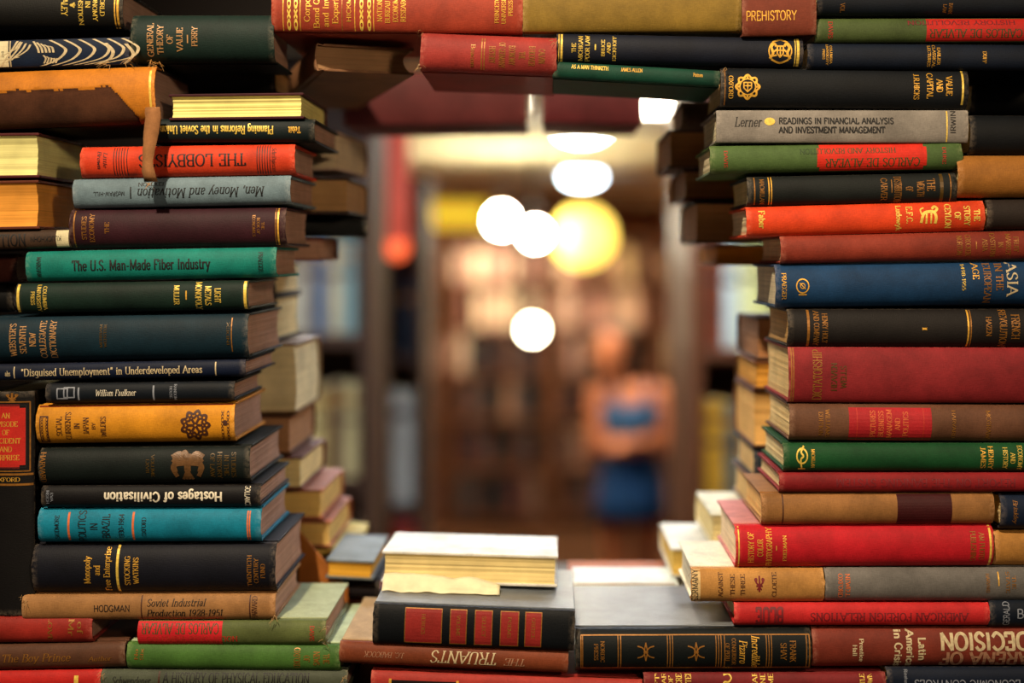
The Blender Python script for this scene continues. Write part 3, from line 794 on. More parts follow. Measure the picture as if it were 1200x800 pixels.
for q in ((320, 724), (27, 700)):
    fray(_b, q[0], q[1], 5, .006)
fb('short worn red book at the left edge, below the tan book', -74, 107, 723, 755, 723, 754, '#9c2a20',
   [('t', 'cw', 'LOVE', 56, 61, .0, .9, 'f'), ('m', 'cw', ['of', 'Mr'], 78, 99, .1, .7, 'f')], D=.13)
_b = fb('olive green book with red label, sticking out beyond the tan book', 161, 381, 728, 757, 727, 757, '#5c6638',
   [('p', 161, 260, .0, 1, '#d0242c'), ('t', 'flip', 'CARLOS DE ALVEAR', 166, 256, .12, .5, 'n'), ('t', 'h', 'COLUMBIA REVOLUTION', 172, 278, .6, .82, 'r'), ('t', 'cw', 'DAVIS', 363, 368, .2, .8, 'r')], D=.155, bcol='#a8b088')
for q in ((379, 733), (380, 752)):
    fray(_b, q[0], q[1], 5, .006)
fb('brown book with gold script title in the bottom left corner', -64, 146, 757, 788, 754, 783, '#5c3a28',
   [('t', 'h', 'The Boy Prince', 2, 82, .35, .65, 'f', 'i'), ('t', 'h', 'Author', 104, 130, .5, .68, 'f', 'i')], D=.14)
fb('mid green book with faint gold lettering at both ends, near the bottom', 148, 398, 754, 785, 757, 788, '#47702f',
   [('m', 'ccw', ['No', 'Six'], 156, 169, .2, .6, 'f'), ('m', 'cw', ['THE', 'NEWS', 'OF', 'OXFORD'], 342, 388, .1, .85, 'f')], D=.16, bcol='#b8c8a0')
fb('bright red book cut by the bottom left corner of the photo', -82, 117, 789, 815, 785, 812, '#c4241f', [('p', 87, 92, .2, .9, 'y')], D=.14)
_b = fb('dark grey-green book with black capitals along the bottom edge', 118, 406, 784, 814, 788, 815, '#4a5040',
   [('t', 'h', 'A HISTORY OF PHYSICAL EDUCATION', 191, 362, .1, .5, 'k'), ('t', 'h', 'Schwendener', 131, 176, .25, .55, 'k', 'i'), ('p', 185, 187, .05, .9, 'd')], D=.15)

# upright black book at the left edge
UY = WY + .003
US = UY / F
um = (459 + 721) / 2
ub = P(-22, 721, UY)
uT = (38 + 22) * US
uL = (721 - 459) * US
ubook = book('tall upright black book with scalloped red label, left edge', uL, .155, uT, ub + Vector((uT, 0, uL / 2)), (0, -PI / 2, 0), '#191210', lambda p: (um - p) * US,
     [('p', 545, 478, .1, .86, '#c42a22'), ('p', 478, 474, .22, .74, '#c42a22', 'label_panel'), ('p', 549, 545, .22, .74, '#c42a22', 'label_panel'), ('r', 552, 471, .05, .93, 'f', 1.4), ('r', 548, 475, .12, .86, 'k', 1.2),
      ('m', 'cw', ['AN', 'EPISODE', 'OF', 'ACCIDENT', 'AND', 'SURPRISE'], 541, 482, .2, .76, 'g'),
      ('p', 557, 554.5, .0, 1, 'f'), ('p', 569, 566.5, .0, 1, 'f'), ('t', 'cw', 'OXFORD', 564, 559.5, .25, .75, 'g'), ('e', 'fleur', 466, 6, .6, .14, 'f', 'cw')], bulge=.15, group='books standing upright in the front of the book wall')

# left edge books with their fore edges out
for q in ((404, 793), (121, 790)):
    fray(_b, q[0], q[1], 5, .006)
fb('pale book with bright yellow page edges at the left edge, under the torn leather book', -110, 46, 155, 210, 157, 208, '#5a2424', face='fore', D=.135, pg='#fff0a0', bulge=.25)
fb('book with orange-brown page edges at the left edge, second below the torn one', -110, 46, 212, 271, 212, 268, '#6a3420', face='fore', D=.135, pg='#f0a444', bulge=.25)
fb('thin brown book with torn cream corner, between orange pages and maroon book', -95, 81, 272, 295, 269, 290, '#4a3628', [('p', 66, 80.5, .02, .98, '#e8dcb0', 'torn_corner'), ('t', 'flip', 'KLUCKHOHN', 36, 72, .36, .62, 'k', 'n'), ('t', 'h', 'CTION', -8, 30, .2, .8, 'k')], D=.13)
fb('dark red-brown book end at the left edge beside the teal book', -120, 18, 297, 331, 297, 331, '#5a2a20', D=.13, Y=WY + .03)
fb('nearly black book end at the left edge beside the gold-banded green book', -130, 14, 333, 368, 333, 366, '#120e0d', D=.13, Y=WY + .04)

# ---- top
orn = []
for x0 in (333, 341):
    orn += [('m', 'ccw', ['oxoxo'], x0, x0 + 9, -.2, .95, 'y', 'b')]
for x0 in (418, 427):
    orn += [('m', 'ccw', ['oxoxo'], x0, x0 + 9, -.2, .95, 'y', 'b')]
fb('wide rust-red book with ornate gold bands across the top of the opening', 318, 612, -15, 36, -15, 38, '#a23c26',
   orn + [('p', 331, 332, 0, 1, 'g'), ('p', 351, 352, 0, 1, 'g'), ('p', 415, 416, 0, 1, 'g'), ('p', 437, 438, 0, 1, 'g'),
    ('m', 'ccw', ['Corporate', 'Bond Quality', 'and Investor', 'Experience'], 354, 398, -.25, .92, 'g'), ('p', 400, 401, .1, .98, 'f'), ('t', 'ccw', 'HICKMAN', 406, 411, .0, .78, 'g', 'n'),
    ('m', 'ccw', ['NATIONAL', 'BUREAU OF', 'ECONOMIC', 'RESEARCH'], 440, 477, .1, .8, 'g'), ('m', 'ccw', ['PRINCETON', 'UNIVERSITY', 'PRESS'], 578, 602, .1, .8, 'g')], D=.16, bulge=.18)
_b = fb('worn red book with faded gold lettering hanging at the top centre', 492, 651, 36, 82, 43, 88, '#98322c',
   [('t', 'cw', 'Beacon', 551, 556, .28, .85, 'f'), ('p', 563, 564.2, .1, .92, 'f'), ('p', 566, 567.2, .1, .92, 'f'), ('m', 'cw', ['CALVIN', 'B HOOVER', 'THE', 'ECONOMY', 'OF GERMANY', 'HISTORY'], 570, 640, .2, .85, 'f')], D=.155, wear=2.0, Y=WY - .004)
for q in ((493, 78), (493, 40), (650, 46)):
    fray(_b, q[0], q[1], 5, .006)
fb('olive mustard cloth book at the top centre, left of the brown capitals book', 613, 869, -18, 37, -18, 36, '#8a6e2a', D=.16, bulge=.15)
fb('short brown-red book with gold capitals along it, at the top', 871, 957, -16, 42, -16, 40, '#7a3826', [('t', 'h', 'PREHISTORY', 875, 934, .5, .69, 'g', 'n')], D=.15, bulge=.14, Y=WY - .006)
fb('dark navy book with gold crest at its right end, below the olive book', 652, 941, 38, 72, 43, 78, '#1a1c2a',
   [('p', 654, 655, .02, .98, 'y'), ('p', 656.5, 659, .02, .98, 'y'), ('m', 'ccw', ['THE', 'MICHIGAN', 'POOR LAW'], 668, 692, .08, .95, 'y'), ('p', 696.5, 698, .38, .58, 'y'), ('m', 'ccw', ['BRUCE', 'AND', 'EICKHOFF'], 703, 723, .08, .92, 'y'), ('e', 'lions', 914, 14, .48, .42, 'g'), ('p', 931, 932.2, .02, .98, 'y'), ('p', 933.5, 936.5, .02, .98, 'y')], D=.145)
fb('thin dark green book with tiny gold title, leaning down under the navy book', 648, 843, 73, 91, 80, 102, '#0f4030',
   [('t', 'h', 'AS A MAN THINKETH', 669, 712, .14, .38, 'y', 'z'), ('t', 'h', 'JAMES ALLEN', 727, 752, .16, .38, 'g'), ('t', 'h', 'Putnam', 812, 823, .24, .46, 'g')], D=.12)
_b = fb('black book with gold round crest and gold end rule, above the grey book', 845, 1135, 77, 124, 82, 127, '#14161a',
   [('p', 849, 850, .04, .96, 'f'), ('t', 'cw', 'OXFORD', 854, 859, .22, .8, 'g'), ('e', 'crest', 876, 14, .5, .31, 'g'), ('m', 'cw', ['VALUE', 'AND', 'CAPITAL'], 1084, 1118, .1, .75, 'g'), ('t', 'cw', 'J.R.HICKS', 1071, 1077, .12, .78, 'g'), ('p', 1127, 1129.4, .02, .9, 'y')], D=.15, bulge=.28)
for q in ((847, 82), (846, 100)):
    fray(_b, q[0], q[1], 5, .006)
fb('light grey book with black sans title and yellow dot', 840, 1135, 126, 167, 131, 167, '#8f8880',
   [('t', 'h', 'Lerner', 861, 892, .22, .5, 'k', 'i'), ('e', 'dot', 902, 7, .35, .13, 'y'), ('t', 'h', 'READINGS IN FINANCIAL ANALYSIS', 913, 1047, .24, .42, 'k', 'b'), ('t', 'h', 'AND INVESTMENT MANAGEMENT', 913, 1037, .52, .7, 'k', 'b'), ('p', 1109, 1110.6, .02, .98, 'y'), ('t', 'ccw', 'IRWIN', 1114, 1120, .02, .72, 'k', 'n')], D=.15, bulge=.12, pg='#f0e4c0')
fb('green book with rounded red label, directly below the grey book', 833, 1128, 169, 203, 166, 198, '#4d6636',
   [('p', 961, 1083, .0, 1, '#d8301f'), ('p', 958, 962, .16, .84, '#d8301f', 'label_panel'), ('p', 1082, 1086.5, .16, .84, '#d8301f', 'label_panel'), ('t', 'flip', 'CARLOS DE ALVEAR', 968, 1078, .56, .84, 'n'), ('t', 'flip', 'HISTORY AND REVOLUTION', 938, 1050, .18, .36, 'n'), ('t', 'cw', 'DAVIS', 849, 853, .2, .8, 'r'), ('t', 'cw', 'DUKE', 1105, 1109, .2, .8, 'r')], D=.145, pg='#f0e0b8')
fb('black book with dull gold rules, between the red-labelled green and orange books', 877, 1122, 206, 241, 202, 236, '#22231f',
   [('p', 884, 885.5, .03, .97, 'f'), ('t', 'cw', 'MACMILLAN', 891, 896, .1, .95, 'f'), ('p', 901, 902.2, .03, .97, 'g'), ('p', 904, 905.2, .03, .97, 'g'), ('t', 'cw', 'THE', 1087, 1096, .2, .62, 'f'), ('m', 'cw', ['WEALTH', 'OF', 'DISTRIBUTION'], 1046, 1086, .1, .98, 'f'), ('p', 1045, 1046, .2, .65, 'f'), ('t', 'cw', 'CARVER', 1033, 1040, .15, .9, 'f'), ('p', 1102, 1106, .03, .97, 'G'), ('p', 1114, 1115.2, .03, .97, 'f')], D=.14)
fb('bright orange-red cloth book with yellow-gold lettering in the right stack', 876, 1155, 242, 278, 234, 270, '#e0441c',
   [('t', 'cw', 'Faber', 890, 897, .14, .72, 'y', 'z'), ('m', 'cw', ['THE', 'STORY', 'OF', 'CEYLON'], 1106, 1151, .1, .88, 'y', 'z'), ('e', 'beast', 1090, 11, .45, .32, 'y'), ('t', 'cw', 'E.F.C.', 1063, 1070, .14, .7, 'y', 'z'), ('t', 'cw', 'Ludowyk', 1051, 1057, .1, .92, 'y', 'z')], D=.14, pg='#f4dcb0')
fb('red-brown cloth book with gold title lines at the right edge', 916, 1240, 277, 309, 268, 302, '#8a3424',
   [('m', 'cw', ['FRUIT', 'MARKET', 'IN', 'EASTERN', 'ASIA'], 1150, 1196, .06, .9, 'f'), ('p', 1144, 1145.2, .35, .62, 'f'), ('m', 'cw', ['CROCKER', 'NORTON'], 1120, 1140, .1, .85, 'f')], D=.15, pg='#e8d0a0')
fb('wide dark blue cloth book with gold ring emblem at its left end', 910, 1262, 310, 361, 304, 356, '#153a60',
   [('t', 'cw', 'PRAEGER', 917, 922, .2, .8, 'g'), ('e', 'ring', 941, 9, .5, .2, 'g'), ('t', 'cw', 'ASIA', 1181, 1193, .02, .78, 'c'), ('t', 'cw', 'IN THE', 1168, 1176, .04, .66, 'f'), ('t', 'cw', 'EUROPEAN', 1154, 1162, .04, .95, 'f'), ('t', 'cw', 'AGE', 1141, 1148, .04, .4, 'g'), ('t', 'cw', '1498-1955', 1128, 1132, .05, .65, 'y')], D=.16, pg='#f0e2c0')
fb('brown-black book with double gold rule, between the blue and dark red books', 924, 1245, 363, 407, 361, 407, '#2a201c',
   [('p', 946, 949, 0, 1, 'f'), ('m', 'cw', ['HENRY HOLT', 'AND COMPANY'], 952, 972, .05, .95, 'f'), ('t', 'cw', 'I', 1081, 1086, .46, .56, 'g'), ('p', 1134, 1136, 0, 1, 'g'), ('p', 1137.5, 1138.8, 0, 1, 'f'), ('t', 'cw', 'FRENCH', 1186, 1195, .14, .78, 'f'), ('t', 'cw', 'REVOLUTION', 1172, 1180, .02, .98, 'f'), ('t', 'cw', 'HAZEN', 1156, 1162, .2, .7, 'f')], D=.15, pg='#d8a868')
fb('thick plain dark red book with dim vertical title, in the right stack', 925, 1262, 406, 472, 408, 473, '#8a2428',
   [('p', 927, 928.2, 0, 1, 'f'), ('p', 929.5, 930.7, 0, 1, 'f'), ('t', 'ccw', 'DICTATORSHIP', 953, 963, .05, .95, 'f'), ('m', 'ccw', ['HEAVEN', 'WELLS'], 972, 994, .28, .78, 'G')], D=.165, bulge=.16, pg='#f0cf90')
fb('brown cloth book with a red panel in its middle, right stack', 926, 1245, 473, 517, 475, 519, '#684430',
   [('p', 995, 1092, .09, .98, '#b0242a'), ('m', 'ccw', ['PICTURES', 'BUSINESS', 'MANAGEM', 'AND', 'POLITICS'], 1018, 1066, .14, .9, 'o'), ('p', 1004, 1005, .1, .97, 'r'), ('p', 1082, 1083, .1, .97, 'r'), ('m', 'cw', ['WILLIAMS', 'EDITION'], 958, 974, .15, .9, 'f'), ('t', 'cw', 'HARVARD', 1116, 1120, .15, .9, 'f'), ('t', 'cw', 'MCGRAW', 1156, 1161, .15, .9, 'f')], D=.16, pg='#f0cf90')
fb('dark green cloth book with gold knot emblem, below the red-panelled brown book', 919, 1245, 520, 553, 519, 553, '#144a26',
   [('e', 'knot', 940, 10, .5, .42, 'y'), ('t', 'cw', 'MACMILLAN', 951, 955, .2, .85, 'g'), ('m', 'cw', ['HENRY', 'JAMES'], 1148, 1166, .1, .9, 'g'), ('m', 'cw', ['ECONOMY', 'AND', 'HISTORY'], 1174, 1200, .08, .94, 'y')], D=.15, pg='#f0d69a')
fb('thin dark red book under the dark green one, right stack', 914, 1245, 555, 577, 553, 577, '#8a1c20', [('t', 'flip', 'REPORT ON THE BANKING SYSTEM', 980, 1190, .3, .7, 'm')], D=.15, pg='#f0d69a')
fb('tan cloth book with maroon panel, above the bright red book', 893, 1166, 579, 616, 578, 615, '#9a6a3a', [('p', 1052, 1116, 0, 1, '#5a1a1a'), ('p', 917, 918.5, 0, 1, 'd')], D=.14, pg='#f4c878')
fb('dark navy book end at the right edge beside the tan book', 1174, 1330, 580, 621, 580, 621, '#18243a', [('t', 'cw', 'Brinkley', 1188, 1193, .15, .8, 'f', 'i')], D=.14)
fb('bright crimson book with gold title at its left end', 863, 1165, 617, 667, 615, 665, '#c01a26',
   [('p', 865.5, 867, .02, .98, 'y'), ('m', 'ccw', ['HISTORY OF', 'COLOR', 'PHOTOGRAPHY'], 875, 907, .05, .95, 'g'), ('p', 909.5, 910.6, .45, .56, 'g'), ('t', 'ccw', 'FRIEDMAN', 918, 922, .22, .82, 'g'), ('p', 1160, 1162.5, .02, .98, 'y'), ('m', 'cw', ['AM PHOTO', 'PUBLISHING'], 1136, 1156, .15, .85, 'f')], D=.16, bcol='#d08078', pg='#f4d8b0')
fb('plain tan book end at the right edge beside the crimson book', 1166, 1330, 622, 664, 622, 664, '#b8803c', D=.14, Y=WY + .006)
_b = fb('worn tan paper-covered book with red fleur-de-lis, beside the sill', 811, 966, 667, 707, 667, 707, '#c08a48',
   [('p', 811, 821, .02, .98, '#e0bf86', 'torn_corner'), ('t', 'ccw', 'GERMANY', 811, 818, .02, .95, 'k', 'n'), ('t', 'ccw', 'AGAINST', 842, 847, .1, .8, 'd'), ('t', 'ccw', 'THESE', 856, 861, .15, .75, 'd'), ('t', 'ccw', 'THREE', 868, 873, .15, .75, 'd'), ('e', 'fleur', 890, 7, .42, .24, 'm'), ('t', 'ccw', 'CLOETE', 905, 910, .1, .8, 'd')], D=.145, bcol='#efe3c6', pg='#f0e2c0', wear=2.2)
for q in ((813, 672), (812, 702)):
    fray(_b, q[0], q[1], 5, .006)
fb('grey cloth book with faint gold lettering, below the crimson book', 968, 1260, 668, 706, 665, 706, '#6e6a66',
   [('m', 'cw', ['NEWELL', 'OXFORD'], 981, 998, .15, .85, 'o'), ('t', 'cw', 'HARVARD', 1156, 1160, .15, .7, 'f'), ('p', 1170, 1171.4, .1, .5, 'g'), ('m', 'cw', ['THE', 'STATE'], 1178, 1192, .1, .7, 'f')], D=.15)
fb('bright red book with dim upside-down title, under the grey book', 861, 1160, 708, 734, 706, 734, '#c8282a',
   [('t', 'flip', 'AMERICAN FOREIGN RELATIONS', 950, 1134, .4, .74, 'm'), ('t', 'flip', 'BLUE', 886, 918, .2, .85, 'm', 'b')], D=.14)
fb('navy book with pale capitals at the lower right edge', 1161, 1330, 704, 736, 704, 736, '#18202e', [('t', 'ccw', 'GERALD', 1176, 1183, .05, .9, 's', 'n'), ('t', 'h', 'BROWN', 1192, 1240, .3, .62, 's', 'n')], D=.14)
fr = [('r', 681, 949, .12, .9, 'f', 1.2), ('p', 727, 728.2, .12, .9, 'f'), ('p', 682.5, 683.4, .12, .9, 'f')]
for x in (724, 785, 842, 849, 901, 945):
    fr += [('p', x, x + .9, .12, .9, 'f')]
fr += [('p', x, x + .9, .12, .9, 'f') for x in (782, 788, 839, 845, 898, 904)]
fb('black book with gold ruled panels and star ornaments at the bottom centre', 675, 951, 739, 789, 738, 788, '#0f1413',
   fr + [('e', 'star', 757, 10, .5, .25, 'f'), ('e', 'star', 816, 10, .5, .25, 'f'), ('m', 'cw', ['NORDIC', 'PRESS'], 695, 710, .25, .75, 'f'), ('m', 'cw', ['Incredible', 'Pizarro'], 864, 893, .14, .88, 'g', 'i'), ('m', 'cw', ['CONQUEROR', 'OF PERU'], 849, 864, .2, .82, 'f'), ('m', 'cw', ['FRANK', 'SHAY'], 913, 935, .25, .75, 'f')], D=.165, brough=.29, bcol='#74787c', Y=WY - .004)  # black covers coloured grey: the glare on the top is painted into bcol
fb('brown-red book with large cream upside-down capitals, lower right', 953, 1330, 736, 784, 736, 782, '#7a3022',
   [('t', 'flip', 'DECISION', 1103, 1206, .14, .53, 'c', 'b'), ('t', 'flip', 'ARENA OF', 1103, 1208, .6, .94, 'p', 'b'), ('m', 'cw', ['Latin', 'America', 'in Crisis'], 1046, 1088, .05, .98, 'c', 'b'), ('m', 'cw', ['Prentice', 'Hall'], 998, 1014, .25, .82, 'c', 'z')], D=.16)
fb('red book with yellow lettering cut by the bottom edge, under the panelled black book', 755, 1038, 790, 815, 788, 815, '#7a1f22',
   [('m', 'ccw', ['SECRET', 'LETTERS'], 790, 812, -.2, .85, 'y'), ('m', 'ccw', ['FIFTY', 'YEARS', 'OF'], 766, 790, -.2, .85, 'y'), ('e', 'swash', 853, 8, .4, .36, 'y'), ('m', 'ccw', ['WAR', 'AND', 'TIMES'], 880, 908, -.2, .85, 'y'), ('m', 'ccw', ['LITTLE', 'BROWN'], 1006, 1024, .0, .85, 'y')], D=.15)
fb('dark navy book with dim upside-down lettering in the bottom right corner', 1040, 1340, 784, 815, 782, 815, '#141d30', [('t', 'flip', 'ECONOMIC CONTROLS', 1072, 1196, .42, .68, 's', 'n'), ('t', 'cw', 'Rinehart', 1060, 1064, .06, .6, 's', 'n')], D=.15)
pan = [('p', x0, x1, .06, .93, '#962a26') for x0, x1 in ((473, 517), (526, 546), (555, 576), (585, 607), (614, 634))]
pan += [('r', x0 + .5, x1 - .5, .07, .92, 'f', .9) for x0, x1 in ((473, 517), (526, 546), (555, 576), (585, 607), (614, 634))]
fb('black book with five red panels in a row, standing proud at the bottom centre', 436, 672, 707, 755, 717, 764, '#0d1014',
   pan + [('t', 'cw', s, x, x + 4, .2, .7, 'f') for s, x in (('HEROES', 493), ('VOLUME', 534), ('SELECT', 564), ('POEMS', 594), ('GREECE', 622))], D=.16, bcol='#7c8288', brough=.29, bulge=.16, Y=WY - .008)  # grey bcol paints the room's glare onto this black cover
fb('rust-brown book with upside-down title, beneath the five-panelled black book', 397, 665, 752, 778, 764, 790, '#7a3a20',
   [('t', 'flip', 'TRUANTS', 506, 583, .2, .72, 'c', 'i'), ('t', 'flip', 'THE', 592, 616, .4, .72, 'p', 'i'), ('t', 'flip', 'J.C. BABCOCK', 427, 473, .36, .6, 'p', 'i')], D=.16, bcol='#b89a70', Y=WY - .004)  # bcol paler than the spine: the lit top is put into the colour
fb('red book with black framed panel cut by the bottom edge, under the rust-brown book', 434, 752, 786, 812, 798, 824, '#a8342c', [('p', 458, 534, .35, 1, '#241815'), ('p', 455, 458, .3, 1, 'g'), ('p', 534, 537, .3, 1, 'g')], D=.15, Y=WY)

# ---- upper right corner
fb('near-black navy book cut by the top edge at the right', 958, 1260, -16, 17, -16, 17, '#141a24', [('m', 'cw', ['BANK', 'LAW'], 1104, 1118, .6, .95, 'f'), ('t', 'cw', 'VOL', 985, 990, .6, .9, 'f')], D=.15)
fb('moss green book with red label end, near the top right corner', 956, 1270, 20, 49, 20, 48, '#4a5a30',
   [('p', 1086, 1260, .0, 1, '#c42a22'), ('t', 'flip', 'CARLOS DE ALVEAR', 1090, 1198, .5, .82, 'n'), ('t', 'flip', 'HISTORY REVOLUTION', 1064, 1190, .12, .3, 'm'), ('t', 'cw', 'DAVIS', 971, 976, .15, .85, 'r')], D=.15)
fb('dark navy book with small gold lettering blocks, above the gold-crested black book', 947, 1260, 50, 80, 51, 82, '#182030',
   [('m', 'cw', ['COLUMBIA', 'UNIVERSITY', 'PRESS'], 963, 976, .05, .85, 'g'), ('m', 'cw', ['EARLIER', 'CLASSICAL', 'LECTURES'], 1086, 1103, .05, .92, 'g'), ('t', 'cw', 'DUFF', 1152, 1156, .3, .75, 'g')], D=.14)
fb('black book at the right edge beside the grey book', 1138, 1320, 134, 180, 134, 181, '#141518', D=.15, Y=WY + .004)
fb('plain ochre leather book at the right edge', 1124, 1320, 181, 231, 181, 231, '#a0682a', D=.15, Y=WY - .004, wear=2)
fb('dark brown book with pale page end at the right edge', 1158, 1320, 232, 269, 232, 267, '#3c2a22', D=.15)

# ================================================================== the inner face of the tunnel
GI = 'books deeper inside the opening of the book wall'
ib = lambda *a, **k: flat(*a, group=GI, **k)
# left
ib('loose cream paperback just inside the opening, right of the orange-red book', 290, 411, 156, 200, 152, 200, '#b89a88', Y=1.36, face='fore', D=.14, pg='#e0cba6', yaw=-5)
ib('brown-paged thick book inside the opening, right of the grey-blue book', 290, 409, 208, 250, 208, 250, '#4a3830', Y=1.345, face='fore', D=.15, pg='#c89c68')
ib('dark book with grey end sticking into the opening, under the brown-paged one', 290, 430, 252, 276, 254, 277, '#23211f', Y=1.375, D=.15, yaw=8, pg='#b8a898')
ib('small pinkish book inside the opening, right of the teal book', 270, 375, 279, 306, 279, 306, '#8a5248', Y=1.37, face='fore', D=.12, pg='#c89a80')
ib('thick cream-paged book bulging from the left side of the opening', 225, 349, 402, 486, 404, 484, '#8a6a48', Y=1.385, face='fore', D=.15, pg='#ecd9a8', bulge=.3)
ib('brown book inside the opening beside the golden yellow book', 225, 341, 487, 532, 487, 532, '#6a4430', Y=1.38, face='fore', D=.15, pg='#b08058')
ib('cream-paged book with reddish boards, inside the opening beside the black stack', 225, 354, 534, 573, 536, 573, '#7a4a3c', Y=1.385, face='fore', D=.15, pg='#f0d898')
ib('tan book with pink boards inside the opening, upper of two', 225, 378, 574, 608, 573, 608, '#b0684c', Y=1.40, face='fore', D=.15, pg='#e8c070')
ib('tan book with pink boards inside the opening, lower of two', 225, 388, 610, 641, 610, 641, '#b0684c', Y=1.41, face='fore', D=.15, pg='#e8c070')
ib('thin yellow pamphlet at the left end of the sill', 225, 412, 643, 651, 643, 650, '#e0c060', Y=1.42, D=.14, pg='#f0d890')
# stack behind the left front row that carries them
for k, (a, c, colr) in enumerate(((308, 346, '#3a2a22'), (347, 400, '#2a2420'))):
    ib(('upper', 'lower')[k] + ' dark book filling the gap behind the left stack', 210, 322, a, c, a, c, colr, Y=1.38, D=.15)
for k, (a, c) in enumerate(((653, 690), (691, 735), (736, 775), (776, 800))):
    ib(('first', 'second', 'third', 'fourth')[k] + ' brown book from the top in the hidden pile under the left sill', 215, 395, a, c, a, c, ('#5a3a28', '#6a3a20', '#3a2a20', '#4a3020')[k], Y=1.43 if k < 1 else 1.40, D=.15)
# right
ib('dark book high inside the opening, right side, under the thin green book', 800, 930, 118, 150, 118, 150, '#5a4230', Y=1.36, D=.14, pg='#c8a078')
ib('brown-paged book with pale left end, high on the right inside the opening', 783, 930, 152, 197, 152, 197, '#5a4438', Y=1.38, face='fore', D=.15, pg='#c08650')
ib('reddish-brown book inside the opening, right side, second of three', 801, 940, 199, 234, 199, 234, '#5e3424', Y=1.39, face='fore', D=.15, pg='#b07848')
ib('brown-paged book with dark lower board inside the opening, right side', 814, 945, 236, 285, 236, 285, '#2c2a28', Y=1.375, face='fore', D=.15, pg='#c88c58')
ib('orange-paged book inside the opening, left of the red-brown cloth book', 838, 985, 287, 311, 287, 311, '#a05a20', Y=1.40, face='fore', D=.15, pg='#e08a2a')
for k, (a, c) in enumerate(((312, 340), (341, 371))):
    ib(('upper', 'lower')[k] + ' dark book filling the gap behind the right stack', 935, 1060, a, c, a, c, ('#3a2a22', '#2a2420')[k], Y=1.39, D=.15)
ib('brown-paged book inside the opening, left of the brown-black book', 886, 1020, 372, 421, 372, 421, '#6a4a38', Y=1.375, face='fore', D=.14, pg='#a8744a')
ib('gold-edged book inside the opening, left of the thick dark red book', 884, 1020, 423, 456, 423, 456, '#7a4a28', Y=1.375, face='fore', D=.14, pg='#d8983c')
ib('tall tan-paged book inside the opening, left of the red-panelled brown book', 882, 1020, 457, 524, 457, 524, '#6a4430', Y=1.38, face='fore', D=.14, pg='#e8b468', bulge=.28)
ib('dark blue book inside the opening, left of the dark green cloth book', 884, 1020, 526, 562, 526, 562, '#22303c', Y=1.38, D=.14, pg='#e0b878')
ib('brown book inside the opening above the cream-paged one, lower right', 880, 1020, 563, 600, 563, 600, '#6a4a34', Y=1.385, D=.14, pg='#e0b878')
ib('cream-paged book behind the crimson book, at the right of the sill', 833, 1010, 602, 641, 602, 641, '#d8d0b0', Y=1.38, face='fore', D=.14, pg='#f4dc9a')
ib('cream and yellow book behind the fleur-de-lis book, at the right of the sill', 786, 960, 642, 676, 642, 676, '#d8d4c4', Y=1.40, face='fore', D=.14, pg='#e8c060')
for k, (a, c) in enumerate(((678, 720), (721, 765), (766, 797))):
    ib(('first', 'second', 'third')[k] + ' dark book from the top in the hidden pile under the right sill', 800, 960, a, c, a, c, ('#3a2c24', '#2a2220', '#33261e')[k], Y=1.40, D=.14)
# top
ib('maroon book bridging the top of the opening, left of the bright gap', 402, 617, 84, 147, 83, 145, '#6c3030', Y=1.55, D=.15, bulge=.12)
ib('maroon book bridging the top of the opening, right of the bright gap', 636, 752, 99, 144, 100, 146, '#6c2a2e', Y=1.55, D=.15, bulge=.12)
# large tan folio lying askew in the upper left corner of the opening
zf0, zf1 = CZ + .178, CZ + .2045
fx = math.radians(-71.4)
fo = Vector((-.130, 1.26)) - .16 * Vector((math.cos(fx), math.sin(fx))) - .098 * Vector((-math.sin(fx), math.cos(fx)))
book('large tan folio lying askew under the ornate rust-red book', .32, .098, zf1 - zf0, (fo.x, fo.y, zf0), (0, 0, fx), '#8a6040', group=GI, bulge=.12, pg='#a8805a')
ib('dark grey filler book added to close the gap under the dark green titled book', 205, 322, 76, 108, 76, 108, '#1c1712', Y=1.31, D=.09)  # filler; the gap's shade is put into its dark colour
ib('black book added to stand in for the shade of the upper right gap', 1139, 1330, 84, 132, 84, 132, '#0e0d0e', Y=1.30, D=.14)  # added backing whose near-black cloth paints the gap's shade

# ---- sill
sb = lambda *a, **k: flat(*a, group='books lying on the sill of the opening', **k)
zt = P(0, 712, WY - .008).z
r = sb('thick white-covered book with cream page edges lying on the five-panelled book', 446, 653, 655, 690, 658, 696, '#e8e4d8', Y=1.262, face='fore', D=.12, pg='#f0d894', bulge=.12)
r.rotation_euler.x = math.radians(3.2)
# crumpled loose page on the sill, folded in front of the white book
vs, fs = [], []
nu, nv = 30, 6
for i in range(nu + 1):
    for j in range(nv + 1):
        u, v = i / nu, j / nv
        a = P(447 + u * 138, 694 + u * 4.5, 1.235)
        vs.append((a.x, 1.235 + v * .02 + .001 * math.sin(u * 19), a.z + .0012 + .0125 * v ** 1.4 * (0.95 + .12 * math.sin(u * 8)) * (1 if u < .75 else 1 - (u - .75) * 2.6) + .0018 * noise.noise(Vector((u * 9, v * 3, 0)))))
for i in range(nu):
    for j in range(nv):
        a = i * (nv + 1) + j
        fs.append((a, a + nv + 1, a + nv + 2, a + 1))
o = mesh_obj('loose_page', vs, fs, plain('cream_paper', '#fbf0c8', .9, 60, .15, .1), None, True)
md = o.modifiers.new('thick', 'SOLIDIFY'); md.thickness = .0006; md.offset = 1
tag(o, 'crumpled cream page folded up in front of the thick white book', 'paper')
sb('thin pale green-white book lying flat behind the panelled black book', 672, 795, 684, 690, 684, 690, '#dfe8dc', Y=1.372, D=.075, pg='#b05a38', bulge=.12)
